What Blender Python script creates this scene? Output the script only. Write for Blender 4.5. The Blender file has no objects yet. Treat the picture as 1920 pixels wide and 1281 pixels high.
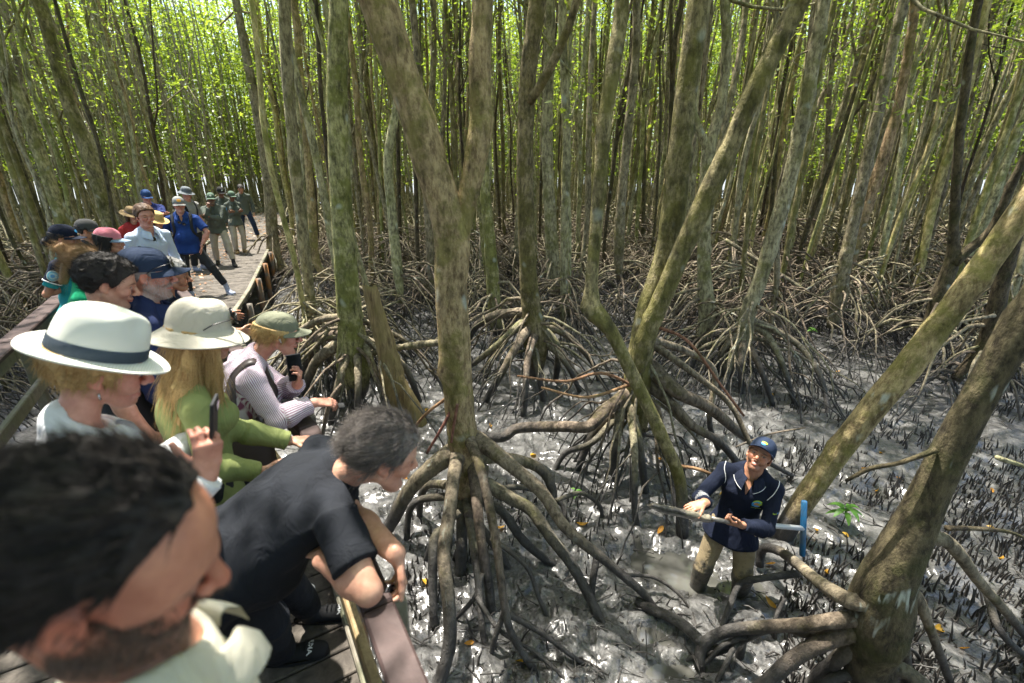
import bpy, math, random, os
import numpy as np
from mathutils import Vector, Matrix
from mathutils.bvhtree import BVHTree

PI = math.pi
scene = bpy.context.scene
COL = scene.collection
DECK = 0.90                     # deck height over the mud
EYE = 3.15                      # camera height over the mud (held above the heads)
PITCH = math.radians(20.1)
FPX = 900.0                     # focal length in pixels of the 1920 px wide photograph
SP, CP = math.sin(PITCH), math.cos(PITCH)
BD = np.array([-0.512, 0.859, 0.0])      # direction the boardwalk runs in
BN = np.array([0.859, 0.512, 0.0])       # across it, towards the open mud
V3 = lambda *a: np.array(a, dtype=float)

def nrm(v):
    v = np.asarray(v, float); l = np.linalg.norm(v)
    return v / l if l > 1e-9 else v

def ray(px, py):
    u = (px - 960) / FPX; v = (640.5 - py) / FPX
    return V3(u, CP + SP * v, -SP + CP * v)
def on(px, py, z=0.0):
    r = ray(px, py); t = (z - EYE) / r[2]
    return V3(r[0] * t, r[1] * t, z)
def at(px, py, Y):
    r = ray(px, py); t = Y / r[1]
    return V3(r[0] * t, Y, EYE + r[2] * t)
def walk(along, off, z=0.0):
    return BD * along + BN * off + V3(0, 0, z)

# ------------------------------------------------------------------ scene objects
def tag(o, label=None, cat=None, group=None, kind=None):
    if label: o['label'] = label
    if cat: o['category'] = cat
    if group: o['group'] = group
    if kind: o['kind'] = kind
    return o
def empty(name, loc, label=None, cat=None, group=None):
    o = bpy.data.objects.new(name, None); COL.objects.link(o)
    o.location = loc; o.empty_display_size = 0.1
    return tag(o, label, cat, group)
def mesh_data(name, verts, quads=None, tris=None, smooth=True, col=None, fattr=None):
    me = bpy.data.meshes.new(name)
    verts = np.asarray(verts, np.float32).reshape(-1, 3)
    q = np.zeros((0, 4), np.int32) if quads is None or len(quads) == 0 else np.asarray(quads, np.int32)
    t = np.zeros((0, 3), np.int32) if tris is None or len(tris) == 0 else np.asarray(tris, np.int32)
    me.vertices.add(len(verts)); me.vertices.foreach_set('co', verts.ravel())
    nl = q.size + t.size
    me.loops.add(nl); me.loops.foreach_set('vertex_index', np.concatenate([q.ravel(), t.ravel()]).astype(np.int32))
    me.polygons.add(len(q) + len(t))
    st = np.concatenate([np.arange(len(q)) * 4, q.size + np.arange(len(t)) * 3]).astype(np.int32)
    me.polygons.foreach_set('loop_start', st)
    me.polygons.foreach_set('use_smooth', np.full(len(q) + len(t), smooth, dtype=bool))
    if col is not None:
        a = me.attributes.new('Col', 'FLOAT_COLOR', 'POINT')
        c = np.ones((len(verts), 4), np.float32); c[:, :3] = col
        a.data.foreach_set('color', c.ravel())
    if fattr is not None:
        for k, v in fattr.items():
            a = me.attributes.new(k, 'FLOAT', 'POINT'); a.data.foreach_set('value', np.asarray(v, np.float32))
    me.update(calc_edges=True)
    return me
def mesh_obj(name, me, mat=None, parent=None, loc=None):
    o = bpy.data.objects.new(name, me); COL.objects.link(o)
    if mat is not None and len(me.materials) == 0: me.materials.append(mat)
    if parent is not None: o.parent = parent
    if loc is not None: o.location = loc
    return o

class MB:
    """collects shapes and links them as ONE mesh object"""
    def __init__(self): self.v = []; self.q = []; self.t = []; self.n = 0
    def add(self, v, q=None, t=None):
        v = np.asarray(v, float).reshape(-1, 3)
        if q is not None and len(q): self.q.append(np.asarray(q, int).reshape(-1, 4) + self.n)
        if t is not None and len(t): self.t.append(np.asarray(t, int).reshape(-1, 3) + self.n)
        self.v.append(v); self.n += len(v)
    def tube(self, pts, rad, n=8, caps=True, rough=0.0, seed=0, flat=1.0, xref=None):
        pts = np.asarray(pts, float); rad = np.broadcast_to(np.asarray(rad, float), (len(pts),))
        m = len(pts)
        T = np.gradient(pts, axis=0); T /= np.linalg.norm(T, axis=1)[:, None] + 1e-12
        x = nrm(np.cross(T[0], V3(0.31, 0.9, 0.17))) if xref is None else nrm(np.asarray(xref) - T[0] * np.dot(xref, T[0]))
        X = np.zeros((m, 3))
        for i in range(m):
            x = nrm(x - T[i] * np.dot(x, T[i])); X[i] = x
        Y = np.cross(T, X)
        a = np.arange(n) / n * 2 * PI
        ring = X[:, None, :] * np.cos(a)[None, :, None] + flat * Y[:, None, :] * np.sin(a)[None, :, None]
        r = rad[:, None, None] * np.ones((m, n, 1))
        if rough:
            g = np.random.default_rng(seed)
            r = r * (1 + rough * g.standard_normal((m, n, 1)) * 0.6 + rough * g.standard_normal((m, 1, 1)))
        v = pts[:, None, :] + ring * r
        i = np.arange(m - 1)[:, None] * n; j = np.arange(n)[None, :]; k = (j + 1) % n
        q = np.stack([i + j, i + k, i + n + k, i + n + j], -1).reshape(-1, 4)
        v = v.reshape(-1, 3); t = None
        if caps:
            v = np.vstack([v, pts[:1], pts[-1:]])
            c0, c1 = m * n, m * n + 1; jj = np.arange(n); kk = (jj + 1) % n
            t = np.vstack([np.stack([np.full(n, c0), kk, jj], -1),
                           np.stack([np.full(n, c1), (m - 1) * n + jj, (m - 1) * n + kk], -1)])
        self.add(v, q, t)
        return self
    def box(self, c, size, R=None, bev=0.006):
        """box with small chamfers; R columns are its axes"""
        sx, sy, sz = [s / 2 for s in size]; b = min(bev, sx * .45, sy * .45, sz * .45)
        v = []; R = np.eye(3) if R is None else np.asarray(R)
        V = {}
        for a in (-1, 1):
            for d in (-1, 1):
                for e in (-1, 1):
                    for ax in range(3):
                        p = [a * (sx - b), d * (sy - b), e * (sz - b)]
                        p[ax] = (a, d, e)[ax] * (sx, sy, sz)[ax]
                        V[(a, d, e, ax)] = len(v); v.append(p)
        q = []; t = []
        for ax in range(3):
            o1, o2 = [k for k in range(3) if k != ax]
            for s in (-1, 1):
                f = []
                for (p, r) in ((-1, -1), (1, -1), (1, 1), (-1, 1)):
                    k = [0, 0, 0]; k[ax] = s; k[o1] = p; k[o2] = r
                    f.append(V[(k[0], k[1], k[2], ax)])
                q.append(f)
        for ax in range(3):
            o1, o2 = [k for k in range(3) if k != ax]
            for s1 in (-1, 1):
                for s2 in (-1, 1):
                    def g(e, side):
                        k = [0, 0, 0]; k[ax] = e; k[o1] = s1; k[o2] = s2
                        return V[(k[0], k[1], k[2], side)]
                    q.append([g(-1, o1), g(1, o1), g(1, o2), g(-1, o2)])
        for a in (-1, 1):
            for d in (-1, 1):
                for e in (-1, 1):
                    t.append([V[(a, d, e, 0)], V[(a, d, e, 1)], V[(a, d, e, 2)]])
        v = np.array(v); q = np.array(q); t = np.array(t)
        def fix(F):
            for i, f in enumerate(F):
                p = v[f]; nn = np.cross(p[1] - p[0], p[2] - p[0])
                if np.dot(nn, p.mean(0)) < 0: F[i] = f[::-1]
            return F
        q = fix(q); t = fix(t)
        self.add(v @ R.T + np.asarray(c, float), q, t)
        return self
    def grid(self, P, closed_u=False, flip=False):
        """P: (m, n, 3) grid of points"""
        m, n = P.shape[:2]
        i = np.arange(m - 1)[:, None] * n
        j = np.arange(n if closed_u else n - 1)[None, :]; k = (j + 1) % n
        q = np.stack([i + j, i + k, i + n + k, i + n + j], -1).reshape(-1, 4)
        if flip: q = q[:, ::-1]
        self.add(P.reshape(-1, 3), q)
        return self
    def data(self, name, smooth=True, col=None, fattr=None):
        return mesh_data(name, np.vstack(self.v), np.vstack(self.q) if self.q else None,
                         np.vstack(self.t) if self.t else None, smooth, col, fattr)
    def build(self, name, mat, parent=None, origin=None, smooth=True):
        """vertices are in world space; origin = location of the (unrotated) parent or of the object itself"""
        if origin is not None:
            self.v = [v - np.asarray(origin, float) for v in self.v]
        o = mesh_obj(name, self.data(name, smooth), mat, parent)
        if parent is None and origin is not None: o.location = origin
        return o

def spline(pts, n):
    """Catmull-Rom through pts (any number of columns), n samples"""
    P = np.asarray(pts, float)
    if len(P) == 2:
        s = np.linspace(0, 1, n)[:, None]; return P[:1] * (1 - s) + P[1:] * s
    Q = np.vstack([2 * P[0] - P[1], P, 2 * P[-1] - P[-2]])
    d = np.linalg.norm(np.diff(P[:, :3], axis=0), axis=1); c = np.concatenate([[0], np.cumsum(d)])
    s = np.linspace(0, c[-1], n); i = np.clip(np.searchsorted(c, s, side='right') - 1, 0, len(P) - 2)
    t = ((s - c[i]) / (d[i] + 1e-12))[:, None]
    p0, p1, p2, p3 = Q[i], Q[i + 1], Q[i + 2], Q[i + 3]
    return 0.5 * (2 * p1 + (p2 - p0) * t + (2 * p0 - 5 * p1 + 4 * p2 - p3) * t ** 2 + (3 * p1 - p0 - 3 * p2 + p3) * t ** 3)

# ------------------------------------------------------------------ value noise
def _hash(ix, iy, iz):
    h = (ix.astype(np.int64) * 374761393 + iy.astype(np.int64) * 668265263 + iz.astype(np.int64) * 2147483647 + 1013904223) & 0xffffffff
    h = ((h ^ (h >> 13)) * 1274126177) & 0xffffffff
    return ((h ^ (h >> 16)) & 0xffff).astype(np.float32) / 32767.5 - 1.0
def vnoise(p):
    p = np.asarray(p, np.float32); i = np.floor(p).astype(np.int32); f = p - i; f = f * f * (3 - 2 * f)
    r = 0
    for dx in (0, 1):
        wx = f[..., 0] if dx else 1 - f[..., 0]
        for dy in (0, 1):
            wy = f[..., 1] if dy else 1 - f[..., 1]
            for dz in (0, 1):
                wz = f[..., 2] if dz else 1 - f[..., 2]
                r = r + wx * wy * wz * _hash(i[..., 0] + dx, i[..., 1] + dy, i[..., 2] + dz)
    return r

# ------------------------------------------------------------------ materials
class NT:
    def __init__(self, name):
        self.m = bpy.data.materials.new(name); self.m.use_nodes = True
        self.t = self.m.node_tree; self.N = self.t.nodes; self.L = self.t.links
        self.b = self.N['Principled BSDF']; self.out = self.N['Material Output']
    def n(self, typ, **kw):
        x = self.N.new(typ)
        for k, v in kw.items():
            if k.startswith('i_'): x.inputs[k[2:].replace('_', ' ')].default_value = v
            else: setattr(x, k, v)
        return x
    def l(self, a, b): self.L.new(a, b); return self
    def coord(self, out='Object', scale=(1, 1, 1)):
        tc = self.n('ShaderNodeTexCoord'); mp = self.n('ShaderNodeMapping'); mp.inputs['Scale'].default_value = scale
        self.l(tc.outputs[out], mp.inputs[0]); return mp.outputs[0]
    def noise(self, co, scale, detail=4, rough=.6, dist=0):
        x = self.n('ShaderNodeTexNoise'); x.inputs['Scale'].default_value = scale; x.inputs['Detail'].default_value = detail
        x.inputs['Roughness'].default_value = rough; x.inputs['Distortion'].default_value = dist
        self.l(co, x.inputs['Vector']); return x.outputs['Fac']
    def ramp(self, fac, stops, interp='LINEAR'):
        r = self.n('ShaderNodeValToRGB'); e = r.color_ramp.elements; r.color_ramp.interpolation = interp
        while len(e) > 1: e.remove(e[-1])
        e[0].position = stops[0][0]; e[0].color = (*_c(stops[0][1]), 1)
        for p, c in stops[1:]:
            k = e.new(p); k.color = (*_c(c), 1)
        self.l(fac, r.inputs[0]); return r.outputs[0]
    def mix(self, fac, a, b, blend='MIX'):
        x = self.n('ShaderNodeMix'); x.data_type = 'RGBA'; x.blend_type = blend
        for ii, v in ((0, fac), (6, a), (7, b)):
            s = x.inputs[ii]
            if hasattr(v, 'is_output'): self.l(v, s)
            elif ii == 0: s.default_value = v
            else: s.default_value = (*_c(v), 1)
        return x.outputs[2]
    def math(self, op, a, b=0.0, c=None, clamp=False):
        x = self.n('ShaderNodeMath'); x.operation = op; x.use_clamp = clamp
        for s, v in zip(x.inputs, (a, b, c)):
            if v is None: continue
            if hasattr(v, 'is_output'): self.l(v, s)
            else: s.default_value = v
        return x.outputs[0]
    def bump(self, h, strength=.3, dist=.01, normal=None):
        x = self.n('ShaderNodeBump'); x.inputs['Strength'].default_value = strength; x.inputs['Distance'].default_value = dist
        self.l(h, x.inputs['Height'])
        if normal is not None: self.l(normal, x.inputs['Normal'])
        return x.outputs[0]
    def set(self, color=None, rough=None, normal=None, spec=None, sss=None, metal=None, coat=None):
        b = self.b
        for k, v in (('Base Color', color), ('Roughness', rough), ('Normal', normal), ('Specular IOR Level', spec), ('Metallic', metal), ('Coat Weight', coat)):
            if v is None: continue
            if hasattr(v, 'is_output'): self.l(v, b.inputs[k])
            elif k == 'Base Color': b.inputs[k].default_value = (*_c(v), 1)
            else: b.inputs[k].default_value = v
        return self.m
def _c(v):
    return (v, v, v) if isinstance(v, (int, float)) else tuple(v)[:3]

def mat_bark(name, base, dark, moss, mossamt, lichen=.5, fine=1.0, tide_z=(.36, .62)):
    k = NT(name); co = k.coord('Object'); cs = k.coord('Object', (1, 1, .42))
    n1 = k.noise(cs, 26 * fine, 6, .7); n2 = k.noise(co, 3.1, 5, .7); n3 = k.noise(co, 9, 4, .65)
    c = k.ramp(n1, [(.38, dark), (.57, base)])
    c = k.mix(k.ramp(n2, [(.60 - .2 * mossamt, 0), (.70 - .2 * mossamt, .8)]), c, k.ramp(n3, [(.3, [x * .55 for x in moss]), (.7, moss)]))
    c = k.mix(1.0, c, k.ramp(k.noise(k.coord('Object', (1, 1, .5)), 6.5, 5, .7), [(.36, .5), (.5, 1), (.66, 1.25)]), 'MULTIPLY')
    v = k.n('ShaderNodeTexVoronoi'); v.inputs['Scale'].default_value = 5.5; v.inputs['Randomness'].default_value = 1
    wob = k.mix(.3, co, k.n('ShaderNodeTexNoise', i_Scale=9.0).outputs['Color']); k.l(wob, v.inputs['Vector'])
    sp = k.math('MULTIPLY', k.ramp(v.outputs['Distance'], [(.13, 1), (.27, 0)]), k.ramp(k.noise(co, 2.2, 2), [(.53, 0), (.58, lichen)]))
    c = k.mix(sp, c, (.5, .53, .45))
    oi = k.n('ShaderNodeObjectInfo')
    hs = k.n('ShaderNodeHueSaturation'); k.l(c, hs.inputs['Color'])
    k.l(k.math('MULTIPLY_ADD', oi.outputs['Random'], .5, .78), hs.inputs['Value'])
    k.l(k.math('MULTIPLY_ADD', oi.outputs['Random'], .05, .475), hs.inputs['Hue'])
    geo = k.n('ShaderNodeNewGeometry'); sx = k.n('ShaderNodeSeparateXYZ'); k.l(geo.outputs['Position'], sx.inputs[0])
    zz = k.math('MULTIPLY_ADD', k.noise(co, 6, 3), .3, sx.outputs['Z'])       # tide line: mud on the lowest part
    tide = k.ramp(zz, [(tide_z[0], 1), (tide_z[1], 0)])
    c = k.mix(tide, hs.outputs[0], k.ramp(n3, [(.35, (.035, .032, .03)), (.7, (.1, .094, .088))]))
    h = k.math('ADD', n1, k.math('MULTIPLY', n3, .8))
    rg = k.math('MULTIPLY_ADD', tide, -.35, .85)
    return k.set(c, rg, k.bump(h, 1.0, .022), .3)
def mat_cloth(name, col, var=.12, rough=.9, weave=420, wr=.5, sheen=True):
    k = NT(name); co = k.coord('Object')
    n = k.noise(co, 7, 4, .6); f = k.noise(co, weave, 2, .5)
    c = k.ramp(n, [(.3, [x * (1 - var) for x in col]), (.7, [min(1, x * (1 + var)) for x in col])])
    wn = k.noise(k.coord('Object', (1, 1, .6)), 9, 3, .55, 1.2)
    nb = k.bump(wn, wr, .03); nb = k.bump(f, .25, .001, nb)
    return k.set(c, rough, nb, .25)
def mat_plain(name, col, rough=.5, spec=.5, metal=0, var=.06, scale=30):
    k = NT(name); n = k.noise(k.coord('Object'), scale, 3)
    return k.set(k.ramp(n, [(.3, [x * (1 - var) for x in col]), (.7, [x * (1 + var) for x in col])]), rough, None, spec, None, metal)
def mat_skin():
    k = NT('skin'); a = k.n('ShaderNodeAttribute'); a.attribute_name = 'Col'
    co = k.coord('Object'); n = k.noise(co, 34, 4, .6); f = k.noise(co, 260, 3, .6)
    c = k.mix(1.0, a.outputs['Color'], k.ramp(n, [(.3, (.86, .76, .73)), (.7, (1.08, 1.04, 1.03))]), 'MULTIPLY')
    c = k.mix(1.0, c, k.ramp(k.noise(co, 11, 3, .6), [(.35, (.88, .78, .76)), (.6, (1.03, 1.02, 1.0))]), 'MULTIPLY')
    k.b.inputs['Subsurface Weight'].default_value = .08; k.b.inputs['Subsurface Radius'].default_value = (.012, .005, .003)
    k.b.inputs['Subsurface Scale'].default_value = .4
    return k.set(c, k.math('MULTIPLY_ADD', n, .25, .33), k.bump(f, .3, .003), .42)
def mat_hair(name, col, col2, scale=(1, 1, 1)):
    k = NT(name); a = k.n('ShaderNodeAttribute'); a.attribute_name = 'tone'
    n = k.noise(k.coord('Object', scale), 120, 3, .6)
    f = k.math('ADD', k.math('MULTIPLY', n, .5), k.math('MULTIPLY', a.outputs['Fac'], .5))
    return k.set(k.ramp(f, [(.2, col), (.75, col2)]), .62, k.bump(n, .3, .003), .3)
def mat_leaf(name, c1, c2, trans=.5):
    k = NT(name); oi = k.n('ShaderNodeObjectInfo'); a = k.n('ShaderNodeAttribute'); a.attribute_name = 'tone'
    c = k.ramp(a.outputs['Fac'], [(0, c1), (1, c2)])
    d = k.b; k.set(c, .45, None, .4)
    tr = k.n('ShaderNodeBsdfTranslucent'); k.l(k.mix(1.0, c, (1.5, 1.45, .55), 'MULTIPLY'), tr.inputs[0])
    mx = k.n('ShaderNodeMixShader'); mx.inputs[0].default_value = trans
    k.l(d.outputs[0], mx.inputs[1]); k.l(tr.outputs[0], mx.inputs[2]); k.l(mx.outputs[0], k.out.inputs[0])
    return k.m
def mat_wood(name, c1, c2, grain=(1, 1, 1), rough=.75, moss=None, nscale=14, b=.5):
    k = NT(name); co = k.coord('Object', grain); n = k.noise(co, nscale, 6, .7, .6); g = k.noise(co, nscale * 4, 3, .6)
    m = k.noise(k.coord('Object'), 2.5, 3)
    c = k.ramp(n, [(.3, c1), (.7, c2)])
    c = k.mix(k.ramp(m, [(.5, 0), (.75, .5)]), c, [x * .6 for x in c1])
    if moss: c = k.mix(k.ramp(k.noise(k.coord('Object'), 4, 4), [(.45, 0), (.65, .8)]), c, moss)
    oi = k.n('ShaderNodeObjectInfo')
    return k.set(c, rough, k.bump(k.math('ADD', n, k.math('MULTIPLY', g, .5)), b, .006), .35)
def mat_mud():
    k = NT('wet_mud'); co = k.coord('Object')
    n1 = k.noise(co, 1.6, 4, .6); n2 = k.noise(co, 19, 7, .72, .3); n3 = k.noise(co, 95, 5, .7)
    v = k.n('ShaderNodeTexVoronoi'); v.inputs['Scale'].default_value = 42; k.l(co, v.inputs['Vector'])
    c = k.ramp(n2, [(.36, (.02, .019, .018)), (.5, (.088, .0855, .082)), (.7, (.19, .186, .18))])
    c = k.mix(k.ramp(n3, [(.36, .75), (.5, 0)]), c, (.03, .028, .026))
    c = k.mix(k.ramp(n1, [(.45, 0), (.7, .5)]), c, (.11, .108, .104))
    rg = k.math('ADD', k.ramp(n1, [(.40, .22), (.6, .52)]), k.math('MULTIPLY', n3, .2))
    h = k.math('ADD', n2, k.math('MULTIPLY', v.outputs['Distance'], .5))
    nb = k.bump(h, .6, .025); nb = k.bump(n3, .6, .008, nb)
    k.b.inputs['Coat Weight'].default_value = .75; k.b.inputs['Coat Roughness'].default_value = .14
    k.l(k.bump(n2, .16, .02), k.b.inputs['Coat Normal'])
    return k.set(c, rg, nb, .6)
EXPO = 1.8
RNG = np.random.default_rng(7)
M = {}
M['bark'] = mat_bark('bark_grey', (.39, .345, .21), (.13, .11, .068), (.2, .19, .065), .45)
M['bark_moss'] = mat_bark('bark_mossy', (.37, .325, .16), (.115, .1, .05), (.19, .185, .045), .8)
M['bark_tan'] = mat_bark('bark_tan', (.50, .395, .2), (.2, .145, .07), (.27, .25, .07), .6, .8)
M['bark_dark'] = mat_bark('bark_dark', (.115, .09, .052), (.035, .026, .016), (.065, .062, .022), .5, .8)
M['root'] = mat_bark('root_bark', (.27, .225, .155), (.105, .084, .058), (.18, .165, .065), .3, .5, 1.0, (.45, .8))
M['redroot'] = mat_bark('young_root', (.34, .18, .11), (.2, .1, .06), (.3, .2, .1), .2, .2)
M['leaf'] = mat_leaf('mangrove_leaf', (.12, .19, .04), (.24, .31, .075), .6)
M['yleaf'] = mat_leaf('yellow_leaf', (.42, .16, .02), (.6, .36, .04), .3)  # green reflection painted into the screen's colour
M['bleaf'] = mat_leaf('brown_leaf', (.15, .075, .04), (.4, .2, .085), .2)
M['mud'] = mat_mud()
M['pencil'] = mat_plain('pencil_root', (.045, .04, .036), .5, .5)

# ---------------------------------------------------------------- camera, sun, sky
cam = bpy.data.cameras.new('camera'); cam.sensor_width = 36; cam.lens = FPX / 1920 * 36
cam.clip_start = .05; cam.clip_end = 400
co = bpy.data.objects.new('camera', cam); COL.objects.link(co)
co.location = (0, 0, EYE); co.rotation_euler = (PI / 2 - PITCH, 0, 0)
cam.dof.use_dof = True; cam.dof.focus_distance = 4.6; cam.dof.aperture_fstop = 2.0
scene.camera = co
SUN = nrm(V3(-.22, .24, .94))
sun = bpy.data.lights.new('sun', 'SUN'); sun.energy = 4.6; sun.angle = math.radians(.6); sun.color = (1, .95, .86)
so = bpy.data.objects.new('sun', sun); COL.objects.link(so)
so.rotation_euler = Vector(SUN).to_track_quat('Z', 'Y').to_euler(); so.location = (-4, 4, 30)
w = bpy.data.worlds.new('World'); scene.world = w; w.use_nodes = True
sk = w.node_tree.nodes.new('ShaderNodeTexSky'); sk.sky_type = 'NISHITA'; sk.sun_disc = False
sk.sun_elevation = math.asin(SUN[2]); sk.sun_rotation = math.atan2(SUN[0], SUN[1]); sk.dust_density = 2.5
w.node_tree.links.new(sk.outputs[0], w.node_tree.nodes['Background'].inputs[0])
w.node_tree.nodes['Background'].inputs[1].default_value = .15
scene.view_settings.view_transform = 'Standard'; scene.view_settings.look = 'None'
scene.view_settings.exposure = EXPO; scene.view_settings.gamma = 1
scene.render.engine = 'CYCLES'
scene.cycles.max_bounces = 7; scene.cycles.diffuse_bounces = 4; scene.cycles.glossy_bounces = 3
scene.cycles.transmission_bounces = 4; scene.cycles.use_denoising = True
scene.cycles.sample_clamp_indirect = 6; scene.cycles.caustics_reflective = False; scene.cycles.caustics_refractive = False

# ---------------------------------------------------------------- boardwalk path
PATH = [walk(-4, -.68), walk(10, -.68)]
PATH.append(PATH[-1] + nrm(V3(-.37, .93, 0)) * 9.5)
PATH.append(PATH[-1] + nrm(V3(-.36, .93, 0)) * 9)
def path_dist(x, y):
    """signed distance to the centre line (right positive)"""
    best = 1e9
    for a, b in zip(PATH[:-1], PATH[1:]):
        d = b - a; L = np.linalg.norm(d); d = d / L; p = V3(x, y, 0) - a
        s = np.clip(p @ d, 0, L); q = p - d * s; sd = np.linalg.norm(q) * np.sign(p[0] * d[1] - p[1] * d[0])
        if abs(sd) < abs(best): best = sd
    return best

# ---------------------------------------------------------------- mud
PUDDLES = [(on(1225, 1045), .3, .22, .10), (on(1290, 1060), .22, .2, .10), (on(1350, 1092), .34, .16, .09), (on(1590, 1090), .16, .12, .08),
           (on(1650, 920), .2, .1, .08), (on(640, 590), .5, .5, .07), (on(1230, 1180), .2, .12, .08), (on(775, 1170), .15, .2, .07), (on(1820, 1090), .15, .12, .09),
           (on(1270, 1250), .3, .1, .08), (on(560, 600), .35, .5, .08), (on(720, 645), .5, .3, .06)]
def mud_h(x, y):
    p = np.stack([x, y, np.zeros_like(x)], -1)
    r = np.hypot(x, y); near = np.clip(1.4 - r / 14, .12, 1)
    h = .045 * vnoise(p * .55) + near * (.024 * vnoise(p * 2.3 + 5) + .017 * vnoise(p * 6.1 + 9) + .010 * vnoise(p * 15. + 3) + .0055 * vnoise(p * 37.))
    pit = np.clip((vnoise(p * 10.5 + 31) - .42) / .25, 0, 1)
    h = h - near * .04 * pit
    ridge = 1 - np.abs(vnoise(p * 4.3 + 71)); h = h + near * .03 * (ridge ** 3 - .3)
    for c, rx, ry, dp in PUDDLES:
        q = ((x - c[0]) / rx) ** 2 + ((y - c[1]) / ry) ** 2
        h = h - dp * np.exp(-q * 1.2)
    return h
az = np.concatenate([np.linspace(-50, 50, 640), np.linspace(54, 306, 64)]) / 180 * PI
rr = np.concatenate([[.15], .5 * np.exp(np.arange(0, 760) * .0062), np.array([70, 95, 130, 180])]); rr = rr[rr < 200]
rr = np.sort(rr)
A, R = np.meshgrid(az, rr)
gx, gy = R * np.sin(A), R * np.cos(A)
P = np.stack([gx, gy, mud_h(gx, gy)], -1)
mb = MB(); mb.grid(P, closed_u=True, flip=True)
c0 = mb.n; j = np.arange(len(az)); mb.add([[0, 0, 0]], t=np.stack([j - c0, (j + 1) % len(az) - c0, np.zeros_like(j)], -1)[:, [1, 0, 2]])
tag(mb.build('mud_ground', M['mud']), kind='structure')
k = NT('murky_water'); k.b.inputs['Coat Weight'].default_value = .3
n = k.noise(k.coord('Object'), 3, 3)
M['water'] = k.set(k.ramp(n, [(.3, (.07, .069, .061)), (.7, (.1, .098, .088))]), .04, k.bump(k.noise(k.coord('Object'), 9, 2), .04, .01), .6)
mb = MB(); mb.grid(np.stack(np.meshgrid(np.linspace(-14, 14, 8), np.linspace(-4, 22, 8), [0.0]), -1)[:, :, 0] + V3(0, 0, -.07), flip=False)
tag(mb.build('water', M['water']), kind='structure')

# ---------------------------------------------------------------- trees
def trunk_tube(mb, pts, rad, n=12, seg=.18, amp=.1, seed=0, knobs=0):
    pts = np.asarray(pts, float); rad = np.asarray(rad, float)
    L = np.linalg.norm(np.diff(pts, axis=0), axis=1).sum(); m = max(3, int(L / seg))
    S = spline(np.column_stack([pts, rad]), m); i0 = len(mb.v)
    mb.tube(S[:, :3], S[:, 3], n)
    v = mb.v[i0]; ax = np.vstack([np.repeat(S[:, :3], n, 0), S[:1, :3], S[-1:, :3]])
    d = v - ax; r = np.linalg.norm(d, axis=1, keepdims=True) + 1e-9; rm = rad.mean()
    f = 1 + amp * (vnoise(v * (.9 / rm * .5) * np.array([1, 1, .5]) + seed * 7.3) + .6 * vnoise(v * (.9 / rm) + seed * 3.1))[:, None]
    g = np.random.default_rng(seed + 99)
    for _ in range(knobs):
        k = g.integers(1, m - 1); a = g.uniform(0, 2 * PI)
        c = S[k, :3] + S[k, 3] * .95 * V3(math.cos(a), math.sin(a), 0)
        q = np.linalg.norm(v - c, axis=1) / (S[k, 3] * g.uniform(.4, .8))
        f = f + (.28 * np.exp(-q * q * 1.5))[:, None]
    mb.v[i0] = ax + d * f
    return S
def root_curve(g, base, z0, phi, R, sag=1.7, wob=.08):
    """a stilt root: leaves the stem at height z0, arches out and dives into the mud"""
    s = np.linspace(0, 1, 7); r = R * (s ** .9); z = z0 * (1 - s ** sag) + .10 * R * np.sin(PI * s) - .1 * s
    ph = phi + wob * np.cumsum(g.standard_normal(7)) * .6; ph[0] = phi
    p = np.stack([base[0] + r * np.cos(ph), base[1] + r * np.sin(ph), z], -1)
    p[1:-1] += g.standard_normal((5, 3)) * .022 * R
    return p
def add_root(mb, g, pts, r0, r1, n=7, m=12, rough=.06, flare=0.0):
    S = spline(np.column_stack([pts, np.linspace(r0, r1, len(pts))]), m); S[:, 3] *= 1 + flare * np.exp(-np.linspace(0, 1, m) * 9)
    mb.tube(S[:, :3], S[:, 3], n, True, rough, int(g.integers(1e6)))
    return S
def root_system(mb, g, base, zr, count, Rr, rad, n=6, m=9, sub=.7, stem=None):
    """count stilt roots with forks; stem(z) gives the trunk axis there"""
    f = g.uniform(0, 2 * PI)
    for i in range(count):
        z0 = g.uniform(*zr); phi = f + i * 2.399 + g.normal() * .25; R = g.uniform(*Rr) * (.65 + .5 * (z0 - zr[0]) / (zr[1] - zr[0] + 1e-6))
        b = np.asarray(base) if stem is None else stem(z0)
        r0 = rad * g.uniform(.7, 1.25)
        S = add_root(mb, g, root_curve(g, b, z0, phi, R), r0, r0 * .62, n, m, flare=.5)
        for _ in range(int(g.random() < sub) + int(g.random() < sub * .5)):
            k = g.integers(int(m * .4), int(m * .75)); p = S[k, :3]
            d = phi + g.normal() * .7; R2 = g.uniform(.3, .8) * R
            add_root(mb, g, root_curve(g, p, max(p[2], .1), d, R2, 1.5), S[k, 3] * .8, r0 * .45, max(4, n - 1), max(6, m - 3))
def leaf_quads(c, u, wv, L, W):
    """rhombic leaf blades: c base, u axis, wv width axis"""
    m = c + u * (L * .5)[:, None]
    return np.stack([c, m - wv * (W * .5)[:, None], c + u * L[:, None], m + wv * (W * .5)[:, None]], 1)
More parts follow.
